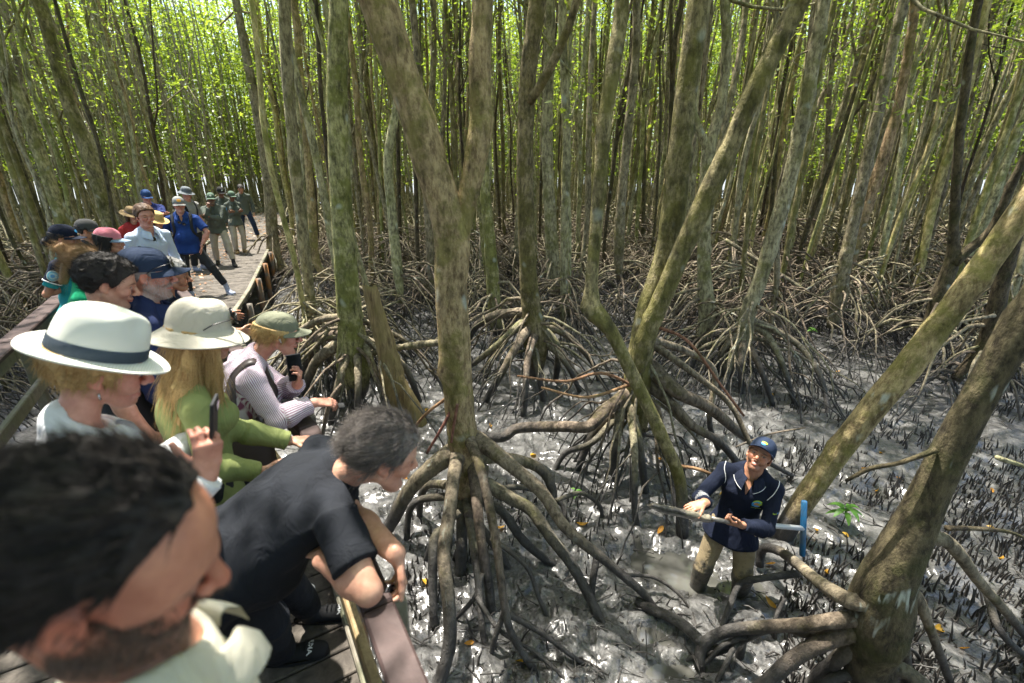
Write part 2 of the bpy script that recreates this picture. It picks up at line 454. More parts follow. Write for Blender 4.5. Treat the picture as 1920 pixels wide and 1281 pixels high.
def crown_leaves(g, centres, per, L, W=.42, spread=.22):
    n = len(centres) * per
    c = np.repeat(np.asarray(centres, float), per, 0) + g.standard_normal((n, 3)) * spread * np.array([1, 1, .75])
    u = g.standard_normal((n, 3)) * np.array([1, 1, .5]) + V3(0, 0, -.15); u /= np.linalg.norm(u, axis=1)[:, None]
    w = np.cross(u, g.standard_normal((n, 3)) * np.array([.55, .55, 1]) + V3(0, 0, .8)); w /= np.linalg.norm(w, axis=1)[:, None] + 1e-9
    l = L * g.uniform(.7, 1.25, n)
    tone = np.clip(np.repeat(g.random(len(centres)), per) * .6 + g.random(n) * .5, 0, 1)
    return leaf_quads(c, u, w, l, l * W).reshape(-1, 3), np.repeat(tone, 4)
def leaf_obj_data(name, v, tone, mat):
    q = np.arange(len(v)).reshape(-1, 4)
    me = mesh_data(name, v, q, None, False, None, {'tone': tone}); me.materials.append(mat); return me
def limbs_and_crown(mb, g, top_pts, r_top, nclump, per, R, L, zlo, zhi, low=4):
    """limbs from the upper stem out to leaf clumps"""
    P = np.asarray(top_pts); cs = []
    for i in range(nclump):
        k = g.integers(0, len(P)); a = g.uniform(0, 2 * PI); r = R * math.sqrt(g.random())
        z = g.uniform(zlo, zhi) if i >= low else g.uniform(zlo - 2.4, zlo)
        c = V3(P[:, 0].mean() * .3 + P[k, 0] * .7 + r * math.cos(a), P[:, 1].mean() * .3 + P[k, 1] * .7 + r * math.sin(a), z); cs.append(c)
        if i % 3 == 0:
            b = P[np.argmin(np.abs(P[:, 2] - (z - .55 * r - .4)))]
            mid = b * .45 + c * .55 + V3(*(g.standard_normal(3) * .12)) + V3(0, 0, -.12 * r)
            S = spline(np.array([[*b, r_top * .5], [*mid, r_top * .33], [*c, r_top * .12]]), 6)
            mb.tube(S[:, :3], S[:, 3], 4, False)
    return crown_leaves(g, cs, per, L)

VAR = []
def make_variant(seed):
    g = np.random.default_rng(seed)
    H = g.uniform(10, 13.5); r = g.uniform(.030, .054) if seed % 4 else g.uniform(.054, .075); zc = g.uniform(.7, 1.35)
    zs = np.linspace(.25, H, 9)
    sway = np.cumsum(g.standard_normal((9, 2)) * .075, axis=0); sway -= sway[1]
    lean = g.normal(size=2) * .018
    pts = np.column_stack([sway[:, 0] + lean[0] * zs, sway[:, 1] + lean[1] * zs, zs])
    rad = r * np.interp(zs, [0, zc, zc + .5, H * .6, H], [.75, 1.25, 1.05, .75, .25])
    mb = MB(); S = trunk_tube(mb, pts, rad, 9, .3, .1, seed, 14)
    if g.random() < .6:                                    # a fork
        k = int(len(S) * g.uniform(.25, .5)); a = g.uniform(0, 2 * PI); d = V3(math.cos(a), math.sin(a), 0)
        b = S[k, :3]; q = np.array([b, b + d * .28 + V3(0, 0, .7), b + d * .55 + V3(0, 0, 2.4), b + d * g.uniform(.5, 1.2) + V3(0, 0, 5)])
        trunk_tube(mb, q, S[k, 3] * np.array([.7, .62, .5, .25]), 7, .3, .08, seed + 3, 5)
    lv, lt = limbs_and_crown(mb, g, S[int(len(S) * .45):, :3], r * .6, 32, 18, 1.2, .105, H * .62, H * 1.02, 5)
    tr = mb.data('trunk')
    rm = MB(); stem = lambda z: V3(np.interp(z, S[:, 2], S[:, 0]), np.interp(z, S[:, 2], S[:, 1]), z)
    root_system(rm, g, (0, 0, 0), (.3, zc + .35), int(g.integers(24, 36)), (.6, 1.75), .009 + .12 * r, 5, 8, 1.3, stem)
    rt = rm.data('root_system'); cr = leaf_obj_data('crown', lv, lt, M['leaf'])
    tr.materials.append(M[['bark', 'bark_moss', 'bark_tan', 'bark_dark', 'bark', 'bark_moss'][seed % 6]]); rt.materials.append(M['root'])
    return tr, rt, cr
HEROES = []        # (x, y) of the hand-placed trees
# ------------------------------------------------------- the trees one can tell apart
def px_line(pts):
    """[(px, py, Y, width px)] -> points and radii"""
    P = []; 
    for (x, y, Y, w_) in pts:
        r = ray(x, y); t = Y / r[1]; P.append((*at(x, y, Y), w_ * t / FPX / 2 / math.sqrt(1 + r[0] ** 2)))
    return np.array(P)
def hero(name, label, stems, mat, base=None, roots=(), auto=(0, .3, 1.1, .6, 1.5), up=11.5, seed=0, crown=(70, 26, 1.6), knobs=10, extra=(), rootw=None):
    """stems: list of pixel lines (the first is the main stem, bottom to top);
    roots: list of ([(px, py)], height at the start, width px at start, at end[, height at the end])"""
    g = np.random.default_rng(seed + 500)
    L0 = px_line(stems[0])
    b = V3(*(base if base is not None else (L0[0, 0], L0[0, 1])), 0) if base is None or len(base) == 2 else V3(base[0], base[1], 0)
    HEROES.append((b[0], b[1]))
    T = empty('mangrove_tree', b, label, 'tree')
    tm = MB(); tops = []
    for si, st in enumerate(stems):
        L = px_line(st); top = len(st[0]) > 4
        if L[-1, 2] > 3.9:                                  # runs out of the frame: carry it on up
            d = nrm(L[-1, :3] - L[-2, :3]); d = nrm(d + V3(0, 0, .55)); p = L[-1].copy(); ext = []
            while p[2] < up - 1.5 * si:
                p = p.copy(); d = nrm(d + V3(*(g.standard_normal(3) * .07)) + V3(0, 0, .12)); p[:3] += d * 1.3; p[3] *= .86; ext.append(p)
            if ext: L = np.vstack([L, ext])
        if si == 0 and base is not None:
            L = np.vstack([[b[0] * .75 + L[0, 0] * .25, b[1] * .75 + L[0, 1] * .25, max(.15, L[0, 2] - .55), L[0, 3] * .62], L])
        n = 20 if L[0, 3] > .1 else 13
        S = trunk_tube(tm, L[:, :3], L[:, 3], n, .07 if L[0, 3] > .1 else .1, .075, seed * 3 + si, knobs)
        tops.append(S[S[:, 2] > max(4.2, S[:, 2].max() * .5)][:, :3]) if S[-1, 2] > 4.5 else None
        if si == 0: S0 = S
    if tops:
        tp = np.vstack(tops)
        lv, lt = limbs_and_crown(tm, g, tp, .06, crown[0], crown[1], crown[2] * (1.35 if b[1] < 8 else 1), .12, 6.2, up + .4, 3)
        keep = gap_filter(lv)
        mesh_obj('crown', leaf_obj_data('crown', lv.reshape(-1, 4, 3)[keep].reshape(-1, 3) - b, lt.reshape(-1, 4)[keep].ravel(), M['leaf']), None, T)
    tm.build('trunk', M[mat], T, b)
    stem = lambda z: V3(np.interp(z, S0[:, 2], S0[:, 0]), np.interp(z, S0[:, 2], S0[:, 1]), z)
    for rt in roots:
        pts, z0, w0, w1 = rt[:4]; z1 = rt[4] if len(rt) > 4 else -.06
        q = np.array(pts, float); s = np.concatenate([[0], np.cumsum(np.linalg.norm(np.diff(q, axis=0), axis=1))]); s /= s[-1]
        P = []
        if z0 >= .6: z0 = at(q[0, 0], q[0, 1], float(np.interp(z0, S0[:, 2], S0[:, 1])))[2]
        for (x, y), f in zip(q, s):
            z = z1 + (z0 - z1) * (1 - f ** 1.35); P.append(on(x, y, z))
        P = np.array(P); dep = P[:, 1] * CP + (EYE - P[:, 2]) * SP
        wd = (w0 + (w1 - w0) * s) * dep / FPX / 2 / np.sqrt(1 + (P[:, 0] / dep) ** 2)
        if z0 >= .6:                                        # rooted in the axis of the stem, with a flared collar
            a0 = stem(max(z0 + .03, S0[0, 2])); P = np.vstack([a0, P]); wd = np.concatenate([[wd[0] * 1.35], [wd[0] * 1.2], wd[1:]])
        S = spline(np.column_stack([P, wd]), max(10, len(P) * 5))
        if len(rt) <= 5: pass
        m = MB(); m.tube(S[:, :3], S[:, 3], 10, True, .02, int(g.integers(1e6))); m.build('prop_root', M['root'], T, b)
    cnt, za, zb, Ra, Rb = auto[:5]; f = g.uniform(0, 6.28)
    for i in range(cnt):
        m = MB(); z0 = g.uniform(za, zb); phi = f + i * 2.399 + g.normal() * .2; R = g.uniform(Ra, Rb) * (.6 + .5 * (z0 - za) / (zb - za))
        r0 = (rootw or .019) * g.uniform(.7, 1.2); c = stem(z0) if z0 > S0[0, 2] else V3(b[0], b[1], z0)
        S = add_root(m, g, root_curve(g, c, z0, phi, R, 1.6), r0, r0 * .6, 8, 14, .05, .6)
        for _ in range(int(g.integers(1, 4))):
            k = g.integers(5, 11); p = S[k, :3]
            add_root(m, g, root_curve(g, p, max(p[2], .12), phi + g.normal() * .6, R * g.uniform(.3, .7), 1.5), S[k, 3] * .75, r0 * .4, 6, 9, .05)
        m.build('prop_root', M['root'], T, b)
    for (pts, mt) in extra:                                 # thin hanging or arching side roots
        L = px_line(pts); S = spline(L, 5 * len(L)); m = MB(); m.tube(S[:, :3], S[:, 3], 6, True, .03, 5); m.build('aerial_root', M[mt], T, b)
    return T
GAPS = []          # (point, radius): openings in the canopy the sun falls through
def gap_filter(v):
    """leaf quads (n*4,3) that do NOT stand in one of the canopy's openings"""
    c = v.reshape(-1, 4, 3).mean(1); keep = np.ones(len(c), bool)
    for p, r in GAPS:
        d = c - p; s = d @ SUN; q = np.linalg.norm(d - s[:, None] * SUN, axis=1); keep &= ~((q < r) & (s > 0))
    return keep
OPEN = [V3(-1.5, 1.3, 2.4), V3(-1.6, 1.65, 2.7)]
WIDE = [on(940, 490), on(1170, 560), on(1430, 560), on(560, 575), on(1380, 770), on(1000, 740), on(1560, 640), on(800, 480), on(1420, 880), on(1400, 1150)]
GAPS += [(V3(-1.5, 1.25, 2.3), .26), (V3(-2.0, 1.6, 2.4), .2)] + [(p, .55) for p in WIDE] + [(V3(-1.6, 1.65, 2.7), .24), (on(1390, 1150), .42), (on(1480, 900), .3), (on(1250, 1130), .22), (on(1200, 1240), .3), (V3(-1.15, 1.95, 2.6), .2),
         (on(1330, 760), .3), (on(1240, 870), .2), (on(1480, 1000), .25), (on(1000, 1240), .16), (V3(-.75, 1.5, 2.1), .14), (on(560, 560), .3), (on(960, 740), .25)]

hero('a', 'thick forked mangrove standing nearest the leaning man, its roots fanned like a tent', [
    [(868, 838, 3.4, 58), (862, 760, 3.42, 56), (852, 640, 3.45, 58), (846, 540, 3.48, 58), (848, 445, 3.5, 68), (818, 340, 3.5, 64), (800, 290, 3.5, 64), (788, 240, 3.5, 64), (764, 170, 3.5, 64), (741, 100, 3.5, 68), (708, 0, 3.5, 76), (680, -70, 3.5, 76)],
    [(856, 450, 3.5, 46), (876, 372, 3.52, 38), (893, 290, 3.54, 46), (902, 230, 3.56, 44), (900, 170, 3.57, 42), (900, 90, 3.58, 42), (904, -20, 3.6, 40)]],
    'bark_tan', base=(-.42, 3.45), up=10.5, seed=1, knobs=16, roots=[
    ([(845, 852), (800, 885), (764, 924), (734, 980), (712, 1012)], .98, 34, 24),
    ([(862, 842), (850, 900), (843, 961), (832, 1040), (841, 1127), (843, 1206), (826, 1273), (815, 1300)], 1.02, 26, 25),
    ([(874, 812), (903, 886), (929, 1010), (948, 1149), (968, 1205), (1010, 1270)], 1.1, 20, 13),
    ([(947, 1146), (930, 1190), (918, 1240)], .3, 12, 9),
    ([(948, 1149), (1015, 1187), (1072, 1230), (1110, 1255)], .28, 12, 8),
    ([(884, 860), (899, 988), (907, 1040), (918, 1110), (922, 1162)], .95, 20, 18),
    ([(873, 930), (882, 985), (890, 1040), (899, 1112), (907, 1198), (925, 1234)], .8, 18, 11),
    ([(896, 826), (952, 868), (1016, 924), (1053, 980), (1083, 1010), (1121, 1040), (1166, 1078), (1203, 1110), (1235, 1150)], 1.08, 30, 14),
    ([(1166, 1078), (1225, 1083), (1270, 1112), (1300, 1150)], .2, 8, 5), ([(1120, 1040), (1112, 1085), (1108, 1130)], .26, 14, 12),
    ([(904, 905), (959, 935), (997, 958), (1034, 1010), (1072, 1059), (1109, 1127), (1136, 1188)], .86, 26, 18),
    ([(894, 858), (959, 860), (1012, 879), (1034, 913), (1036, 950)], .98, 22, 18, .2), ([(895, 935), (940, 958), (978, 1010), (1016, 1044), (1056, 1068)], .72, 20, 14),
    ([(903, 922), (978, 914), (1046, 939), (1060, 968), (1076, 992)], .74, 11, 8), ([(1044, 938), (1090, 925), (1125, 950), (1128, 985)], .45, 9, 8),
    ([(843, 909), (805, 909), (790, 930), (786, 975)], .75, 16, 12), ([(839, 931), (790, 937), (768, 958), (762, 1022)], .66, 15, 12),
    ([(866, 930), (866, 1010), (862, 1090)], .6, 24, 20), ([(876, 960), (925, 1020), (960, 1080)], .5, 18, 14), ([(862, 960), (820, 1000), (795, 1060)], .5, 14, 11),
    ([(850, 990), (815, 1010), (812, 1130), (815, 1180)], .45, 20, 16), ([(905, 1075), (890, 1120), (845, 1170)], .3, 10, 8), ([(908, 880), (870, 1000), (850, 1060)], .7, 16, 12),
    ([(920, 1008), (985, 1060), (1010, 1120), (1030, 1170)], .45, 10, 8), ([(895, 1120), (935, 1180), (1005, 1225), (1060, 1275), (1085, 1310)], .22, 9, 6)],
    extra=[([(853, 755, 3.35, 7), (830, 800, 3.3, 6), (800, 850, 3.3, 5)], 'redroot'), ([(858, 757, 3.3, 6), (852, 790, 3.28, 6), (846, 830, 3.27, 5)], 'redroot'), ([(840, 745, 3.4, 7), (800, 775, 3.5, 6), (770, 810, 3.6, 5)], 'redroot')])
hero('b', 'mossy upright mangrove crossed at its foot by a paler leaning stem and an elbowed one', [
    [(1196, 720, 4.6, 52), (1204, 640, 4.6, 46), (1212, 590, 4.6, 44), (1243, 500, 4.6, 44), (1262, 400, 4.6, 46), (1272, 300, 4.6, 44), (1290, 150, 4.6, 46), (1312, 0, 4.6, 46), (1325, -60, 4.6, 44)],
    [(1190, 690, 4.45, 40), (1224, 600, 4.4, 38), (1275, 480, 4.35, 38), (1320, 380, 4.3, 42), (1375, 260, 4.25, 40), (1420, 160, 4.2, 42), (1490, 20, 4.15, 42), (1520, -40, 4.1, 40)],
    [(1280, 1008, 3.5, 24), (1275, 905, 3.7, 24), (1244, 826, 3.8, 24), (1210, 752, 3.95, 26), (1177, 685, 4.05, 25), (1143, 618, 4.15, 27), (1108, 578, 4.22, 40), (1108, 545, 4.25, 26), (1113, 480, 4.3, 24), (1122, 380, 4.35, 26), (1135, 220, 4.4, 27), (1160, 60, 4.5, 29), (1172, -40, 4.5, 28)]],
    'bark_moss', base=(1.42, 4.62), up=11, seed=2, auto=(26, .35, 1.4, .55, 1.35), roots=[
    ([(1220, 690), (1270, 735), (1330, 765), (1385, 810), (1440, 850)], 1.15, 30, 17), ([(1215, 720), (1262, 760), (1300, 800), (1350, 830), (1400, 890)], 1.0, 22, 14),
    ([(1180, 735), (1130, 775), (1103, 800), (1056, 800), (972, 803), (942, 820), (895, 818)], 1.0, 24, 18, .12), ([(1168, 740), (1160, 800), (1150, 860), (1155, 905)], .95, 20, 15),
    ([(1176, 745), (1195, 810), (1205, 880), (1212, 930)], .95, 18, 14), ([(1170, 760), (1120, 800), (1095, 850), (1080, 890)], .85, 18, 12), ([(1182, 750), (1190, 850), (1190, 950), (1195, 990)], .9, 15, 12),
    ([(1225, 640), (1290, 660), (1340, 700), (1330, 790), (1350, 850)], 1.3, 16, 10), ([(1228, 650), (1300, 700), (1370, 760), (1420, 850), (1500, 900)], 1.2, 14, 9), ([(1165, 775), (1110, 830), (1060, 850), (1035, 890)], .8, 14, 10)],
    extra=[([(1200, 730, 4.2, 7), (1130, 700, 4.1, 6), (1060, 715, 4.0, 5), (970, 705, 3.9, 4)], 'redroot'), ([(1180, 722, 4.2, 7), (1100, 745, 4.0, 6), (1015, 727, 3.9, 5)], 'redroot'),
           ([(1225, 610, 4.4, 8), (1290, 640, 4.2, 7), (1350, 720, 4.0, 6), (1395, 780, 3.9, 6)], 'redroot'), ([(1262, 872, 3.8, 7), (1310, 880, 3.7, 7), (1345, 895, 3.6, 6)], 'redroot')])
hero('c', 'massive dark mangrove leaning in at the lower right corner with thick roots', [
    [(1632, 1225, 2.0, 104), (1648, 1160, 2.0, 138), (1672, 1075, 2.0, 112), (1730, 950, 2.02, 84), (1785, 840, 2.02, 74), (1850, 720, 2.0, 78), (1935, 580, 1.98, 84), (2040, 420, 1.95, 84)]],
    'bark_dark', base=(2.16, 1.95), up=9, seed=3, crown=(60, 26, 1.6), auto=(5, .25, .6, .6, 1.1), rootw=.035, roots=[
    ([(1600, 1128), (1537, 1092), (1492, 1055), (1459, 1032), (1430, 1030), (1424, 1062)], .78, 33, 16, .02), ([(1502, 1075), (1425, 1085), (1387, 1096), (1369, 1135), (1350, 1185)], .34, 16, 11),
    ([(1592, 1160), (1500, 1171), (1387, 1179), (1342, 1192), (1316, 1215), (1312, 1255)], .6, 31, 21), ([(1318, 1207), (1275, 1167), (1219, 1141), (1195, 1128)], .1, 22, 19, .0),
    ([(1590, 1185), (1500, 1227), (1432, 1285), (1380, 1330)], .6, 36, 27), ([(1605, 1210), (1560, 1245), (1515, 1290)], .55, 34, 27), ([(1634, 1224), (1630, 1290), (1600, 1360)], .5, 39, 29),
    ([(1685, 1105), (1692, 1186), (1702, 1290)], .75, 31, 26), ([(1712, 1110), (1744, 1179), (1785, 1290)], .78, 25, 18), ([(1775, 1015), (1837, 1092), (1894, 1156), (1940, 1215)], .9, 30, 21), ([(1470, 1120), (1455, 1160), (1452, 1205)], .26, 12, 10),
    ([(1850, 1110), (1880, 1190), (1960, 1260)], .4, 20, 16), ([(1395, 1178), (1390, 1215), (1385, 1240)], .2, 19, 16)],
    extra=[([(1757, 843, 2.0, 16), (1687, 868, 2.05, 11), (1631, 879, 2.1, 11), (1586, 902, 2.15, 8)], 'bark_dark'), ([(1775, 990, 2.1, 14), (1840, 992, 2.15, 11), (1900, 1000, 2.2, 9), (1960, 1030, 2.2, 8)], 'bark_dark'),
           ([(1870, 858, 2.15, 14), (1930, 880, 2.2, 12), (2000, 930, 2.2, 10)], 'bark')])
hero('d', 'smooth bare trunk leaning steeply to the right behind the man in the mud', [[(1440, 1050, 3.55, 44), (1462, 1012, 3.5, 44), (1510, 935, 3.45, 46), (1600, 810, 3.38, 52), (1700, 690, 3.3, 58), (1800, 560, 3.25, 62), (1920, 392, 3.2, 66), (2060, 180, 3.1, 80)]],
    'bark_tan', up=8, seed=4, crown=(40, 26, 1.4), knobs=8)
hero('e', 'straight mossy mangrove beside the broken stump', [
    [(664, 690, 6.0, 60), (660, 620, 6.0, 54), (652, 540, 6.0, 45), (640, 400, 6.0, 42), (632, 200, 6.0, 40), (636, 0, 6.0, 36), (637, -60, 6.0, 35)]], 'bark_moss', base=(-2.15, 6.05), seed=5, auto=(22, .3, 1.35, .7, 1.8), roots=[
    ([(645, 640), (600, 670), (582, 700), (560, 745)], 1.1, 24, 17), ([(640, 625), (590, 640), (575, 690), (560, 720)], 1.2, 20, 14), ([(655, 650), (640, 700), (625, 760), (620, 800)], 1.0, 18, 13), ([(668, 650), (672, 720), (668, 800)], 1.0, 15, 12),
    ([(690, 640), (720, 660), (760, 690), (790, 760)], 1.1, 15, 10), ([(680, 640), (710, 720), (735, 790)], 1.0, 14, 10), ([(600, 600), (540, 640), (530, 690)], .95, 12, 9)])
hero('f', 'upright mangrove in the middle with a side limb rising to the right from its stem', [
    [(1005, 640, 6.7, 46), (998, 590, 6.7, 38), (990, 500, 6.7, 32), (985, 390, 6.7, 31), (985, 250, 6.7, 30), (990, 140, 6.7, 31), (1008, 0, 6.7, 33), (1015, -60, 6.7, 32)],
    [(992, 192, 6.65, 18), (1028, 135, 6.5, 17), (1062, 60, 6.4, 15), (1085, -10, 6.3, 14), (1095, -60, 6.3, 13)]], 'bark_moss', base=(.36, 6.75), seed=6, auto=(28, .3, 1.35, .7, 1.95), roots=[
    ([(985, 600), (940, 640), (890, 680), (850, 700)], 1.2, 14, 10), ([(995, 610), (965, 655), (935, 710), (905, 760)], 1.15, 17, 12), ([(1005, 620), (990, 670), (985, 740), (980, 790)], 1.1, 15, 11), ([(1020, 620), (1045, 650), (1045, 690), (1040, 720)], 1.1, 16, 11),
    ([(1015, 610), (1065, 630), (1110, 680), (1125, 720)], 1.2, 13, 9), ([(990, 585), (925, 592), (890, 615), (872, 650)], 1.3, 18, 13), ([(1000, 640), (1010, 700), (1020, 760)], .95, 14, 10), ([(1010, 630), (1060, 680), (1090, 740)], 1.0, 13, 9)])
hero('g', 'slender lichen-spotted stem half hidden behind the forked trunk', [[(928, 585, 8.5, 26), (918, 450, 8.5, 22), (908, 330, 8.5, 20), (905, 160, 8.5, 17), (915, -20, 8.5, 16)]], 'bark_moss', base=(-.27, 8.6), seed=7, auto=(18, .3, 1.35, .7, 1.8), up=12)
hero('h', 'grey stem standing just right of the middle mangrove', [[(1038, 510, 10.3, 26), (1032, 420, 10.3, 23), (1026, 250, 10.3, 21), (1032, 0, 10.3, 20), (1032, -60, 10.3, 20)]], 'bark', base=(.95, 10.4), seed=8, auto=(18, .3, 1.35, .7, 1.8), up=12)
hero('i', 'right-leaning mangrove behind the man in the mud, wide skirt of arching roots', [[(1388, 650, 6.7, 38), (1400, 595, 6.7, 33), (1428, 515, 6.7, 30), (1457, 420, 6.7, 31), (1500, 250, 6.7, 29), (1545, 0, 6.7, 28), (1556, -60, 6.7, 27)]], 'bark', base=(3.2, 6.7), seed=9, auto=(26, .3, 1.35, .7, 1.9), roots=[
    ([(1405, 600), (1450, 618), (1500, 650), (1540, 710), (1555, 790)], 1.2, 16, 9), ([(1410, 610), (1440, 630), (1470, 690), (1490, 760)], 1.1, 15, 9), ([(1395, 630), (1390, 680), (1390, 740)], .95, 15, 11), ([(1385, 625), (1350, 640), (1310, 660), (1290, 710)], 1.0, 14, 9), ([(1400, 640), (1425, 690), (1450, 760)], .95, 14, 10), ([(1395, 620), (1360, 650), (1330, 720)], 1.0, 13, 9)])
hero('j', 'mangrove with dense sheaf of stilt roots in the right middle distance', [[(1572, 560, 8.4, 36), (1582, 500, 8.4, 30), (1600, 420, 8.4, 25), (1645, 220, 8.4, 23), (1695, 0, 8.4, 22)]], 'bark', base=(5.9, 8.4), seed=10, auto=(26, .3, 1.6, .7, 1.9), up=12)
hero('k', 'grey-brown stem forking into a Y above the roots', [[(1325, 600, 7.5, 34), (1320, 500, 7.5, 27), (1322, 400, 7.5, 26), (1330, 280, 7.5, 25), (1352, 200, 7.5, 20), (1362, 90, 7.5, 19), (1358, -40, 7.5, 19)], [(1330, 285, 7.5, 18), (1308, 235, 7.5, 16), (1298, 190, 7.5, 15), (1310, 60, 7.5, 13), (1300, -40, 7.5, 12)]], 'bark', base=(3.1, 7.6), seed=11, auto=(26, .3, 1.35, .7, 1.8))
hero('l', 'dark mangrove forking low into a V by the leaning smooth trunk', [[(1738, 640, 7.2, 38), (1760, 560, 7.2, 34), (1785, 490, 7.2, 32), (1788, 430, 7.2, 22), (1800, 250, 7.2, 20), (1835, 0, 7.2, 19)], [(1788, 495, 7.15, 24), (1820, 465, 7.1, 22), (1860, 430, 7.0, 22), (1905, 330, 6.9, 20), (1990, 160, 6.8, 20)]], 'bark_dark', base=(6.6, 7.2), seed=12, auto=(20, .3, 1.3, .7, 1.7))
hero('m', 'mangrove beside the far boardwalk edge with roots reaching the planks', [[(517, 490, 13.6, 30), (512, 455, 13.6, 25), (503, 350, 13.6, 21), (480, 200, 13.6, 19), (442, 0, 13.6, 17)]], 'bark', base=(-6.35, 13.8), seed=13, auto=(13, .4, 1.7, .9, 2.2), up=13)
hero('n', 'stout trunk leaning left behind the pink and dark caps', [[(212, 440, 11, 33.6), (205, 415, 11, 32.0), (180, 330, 11, 32.0), (128, 190, 11, 30.4), (72, 0, 11, 28.8)]], 'bark_moss', base=(-9.2, 11.2), seed=14, auto=(10, .3, 1.2, .8, 1.6), up=12)
hero('o', 'stout trunk with pale patch at the left edge above the teal shirt', [[(122, 430, 9.2, 32.3), (112, 400, 9.2, 30.6), (73, 283, 9.2, 28.1), (28, 160, 9.2, 25.5), (-20, 40, 9.2, 23.8)]], 'bark_moss', base=(-8.2, 9.4), seed=15, auto=(12, .3, 1.3, .8, 1.7), up=12)
hero('p', 'slim tan speckled stem slanting right beside a darker parallel one', [[(1600, 470, 9.6, 26), (1612, 428, 9.6, 24), (1653, 305, 9.6, 24), (1688, 180, 9.6, 21), (1712, 40, 9.6, 20), (1720, -40, 9.6, 20)]], 'bark_tan', base=(6.8, 9.7), seed=16, auto=(10, .3, 1.2, .6, 1.5), up=12)
hero('q', 'leaning branchless stem on the right edge behind the big dark trunk', [[(1850, 640, 6.2, 40), (1880, 520, 6.2, 34), (1915, 400, 6.2, 32), (1960, 250, 6.2, 30)]], 'bark_dark', base=(6.1, 6.1), seed=17, auto=(22, .3, 1.4, .7, 1.8), up=11)
hero('r', 'crooked thin stem rising left of the forked trunk', [[(745, 500, 8.8, 20), (737, 420, 8.8, 19), (728, 300, 8.8, 18), (745, 180, 8.8, 15), (740, 20, 8.8, 14)]], 'bark', base=(-2.1, 8.8), seed=18, auto=(20, .3, 1.35, .7, 1.9), up=12)
hero('s', 'slender stem at the left of the straight mossy mangrove', [[(590, 480, 10.5, 18), (585, 400, 10.5, 17), (572, 250, 10.5, 15), (560, 100, 10.5, 14), (548, -20, 10.5, 13)]], 'bark_tan', base=(-4.1, 10.6), seed=19, auto=(12, .3, 1.2, .6, 1.6), up=12)
hero('t', 'pale leaning stem between the mossy pair and the middle mangrove', [[(1160, 470, 9.8, 20), (1165, 380, 9.8, 18), (1178, 240, 9.8, 17), (1192, 100, 9.8, 16), (1195, -20, 9.8, 15)]], 'bark', base=(2.25, 9.9), seed=20, auto=(20, .3, 1.35, .7, 1.9), up=12)

# the dead stump, split and hollow at its foot
b = on(752, 790); T = empty('dead_stump', b, 'broken hollow dead stump with a splintered top and split foot', 'stump')
m = MB(); L = px_line([(756, 800, 5.68, 44), (742, 730, 5.68, 46), (722, 660, 5.66, 38), (706, 600, 5.64, 33), (694, 540, 5.62, 31)]); S = spline(L, 60)
m.tube(S[:, :3], S[:, 3], 40, True); v = m.v[0]; v += (vnoise(v * np.array([13, 13, 2.]) + 3) * .026 + (np.abs(vnoise(v * np.array([30, 30, 3.5]))) ** .6) * .02)[:, None] * np.array([1, 1, 0]); top = S[-1, 2]
pk = v[:, 2] > top - .03; v[pk, 2] += vnoise(v[pk] * 22) * .10; v[-1, 2] -= .22
M['deadwood'] = mat_wood('dead_wood', (.10, .065, .032), (.46, .34, .16), (1, 1, .16), .85, (.24, .19, .07), 22, .9)
m.build('stump_wood', M['deadwood'], T, b)
m = MB(); L = px_line([(790, 815, 5.5, 26), (778, 775, 5.55, 30), (760, 735, 5.6, 26), (748, 705, 5.62, 12)]); S = spline(L, 14); m.tube(S[:, :3], S[:, 3], 12); v = m.v[0]; v += (vnoise(v * np.array([22, 22, 5.])) * .02)[:, None]
m.build('split_slab', M['deadwood'], T, b)
def log(label, pts, mat='root', cat='branch', name='fallen_branch'):
    L = px_line(pts) if len(pts[0]) == 4 else np.array([(*on(x, y, z), w_) for (x, y, z, w_, _) in pts])
    S = spline(L, 6 * len(L)); m = MB(); m.tube(S[:, :3], S[:, 3], 9, True, .06, 3); o = m.build(name, M[mat], None, L[0, :3]); tag(o, label, cat); return o
log('pale fallen branch lying across behind the forked trunk', [(672, 668, 6.0, 8), (730, 655, 5.9, 12), (780, 647, 5.8, 14), (835, 640, 5.7, 13), (880, 622, 5.9, 8)])
log('long straight stick lying over the roots in the mid distance', [(1360, 450, 9.2, 7), (1440, 500, 8.6, 8), (1515, 548, 8.2, 8)])
log('forked pale twig standing in the mud past the striped sleeve', [(604, 820, 4.6, 8), (612, 780, 4.6, 9), (622, 745, 4.6, 8), (640, 720, 4.7, 6)])
log('thin brown stick lying over the roots just behind the navy cap', [(1380, 838, 4.3, 4), (1440, 815, 4.3, 4), (1510, 802, 4.3, 3)], 'root')
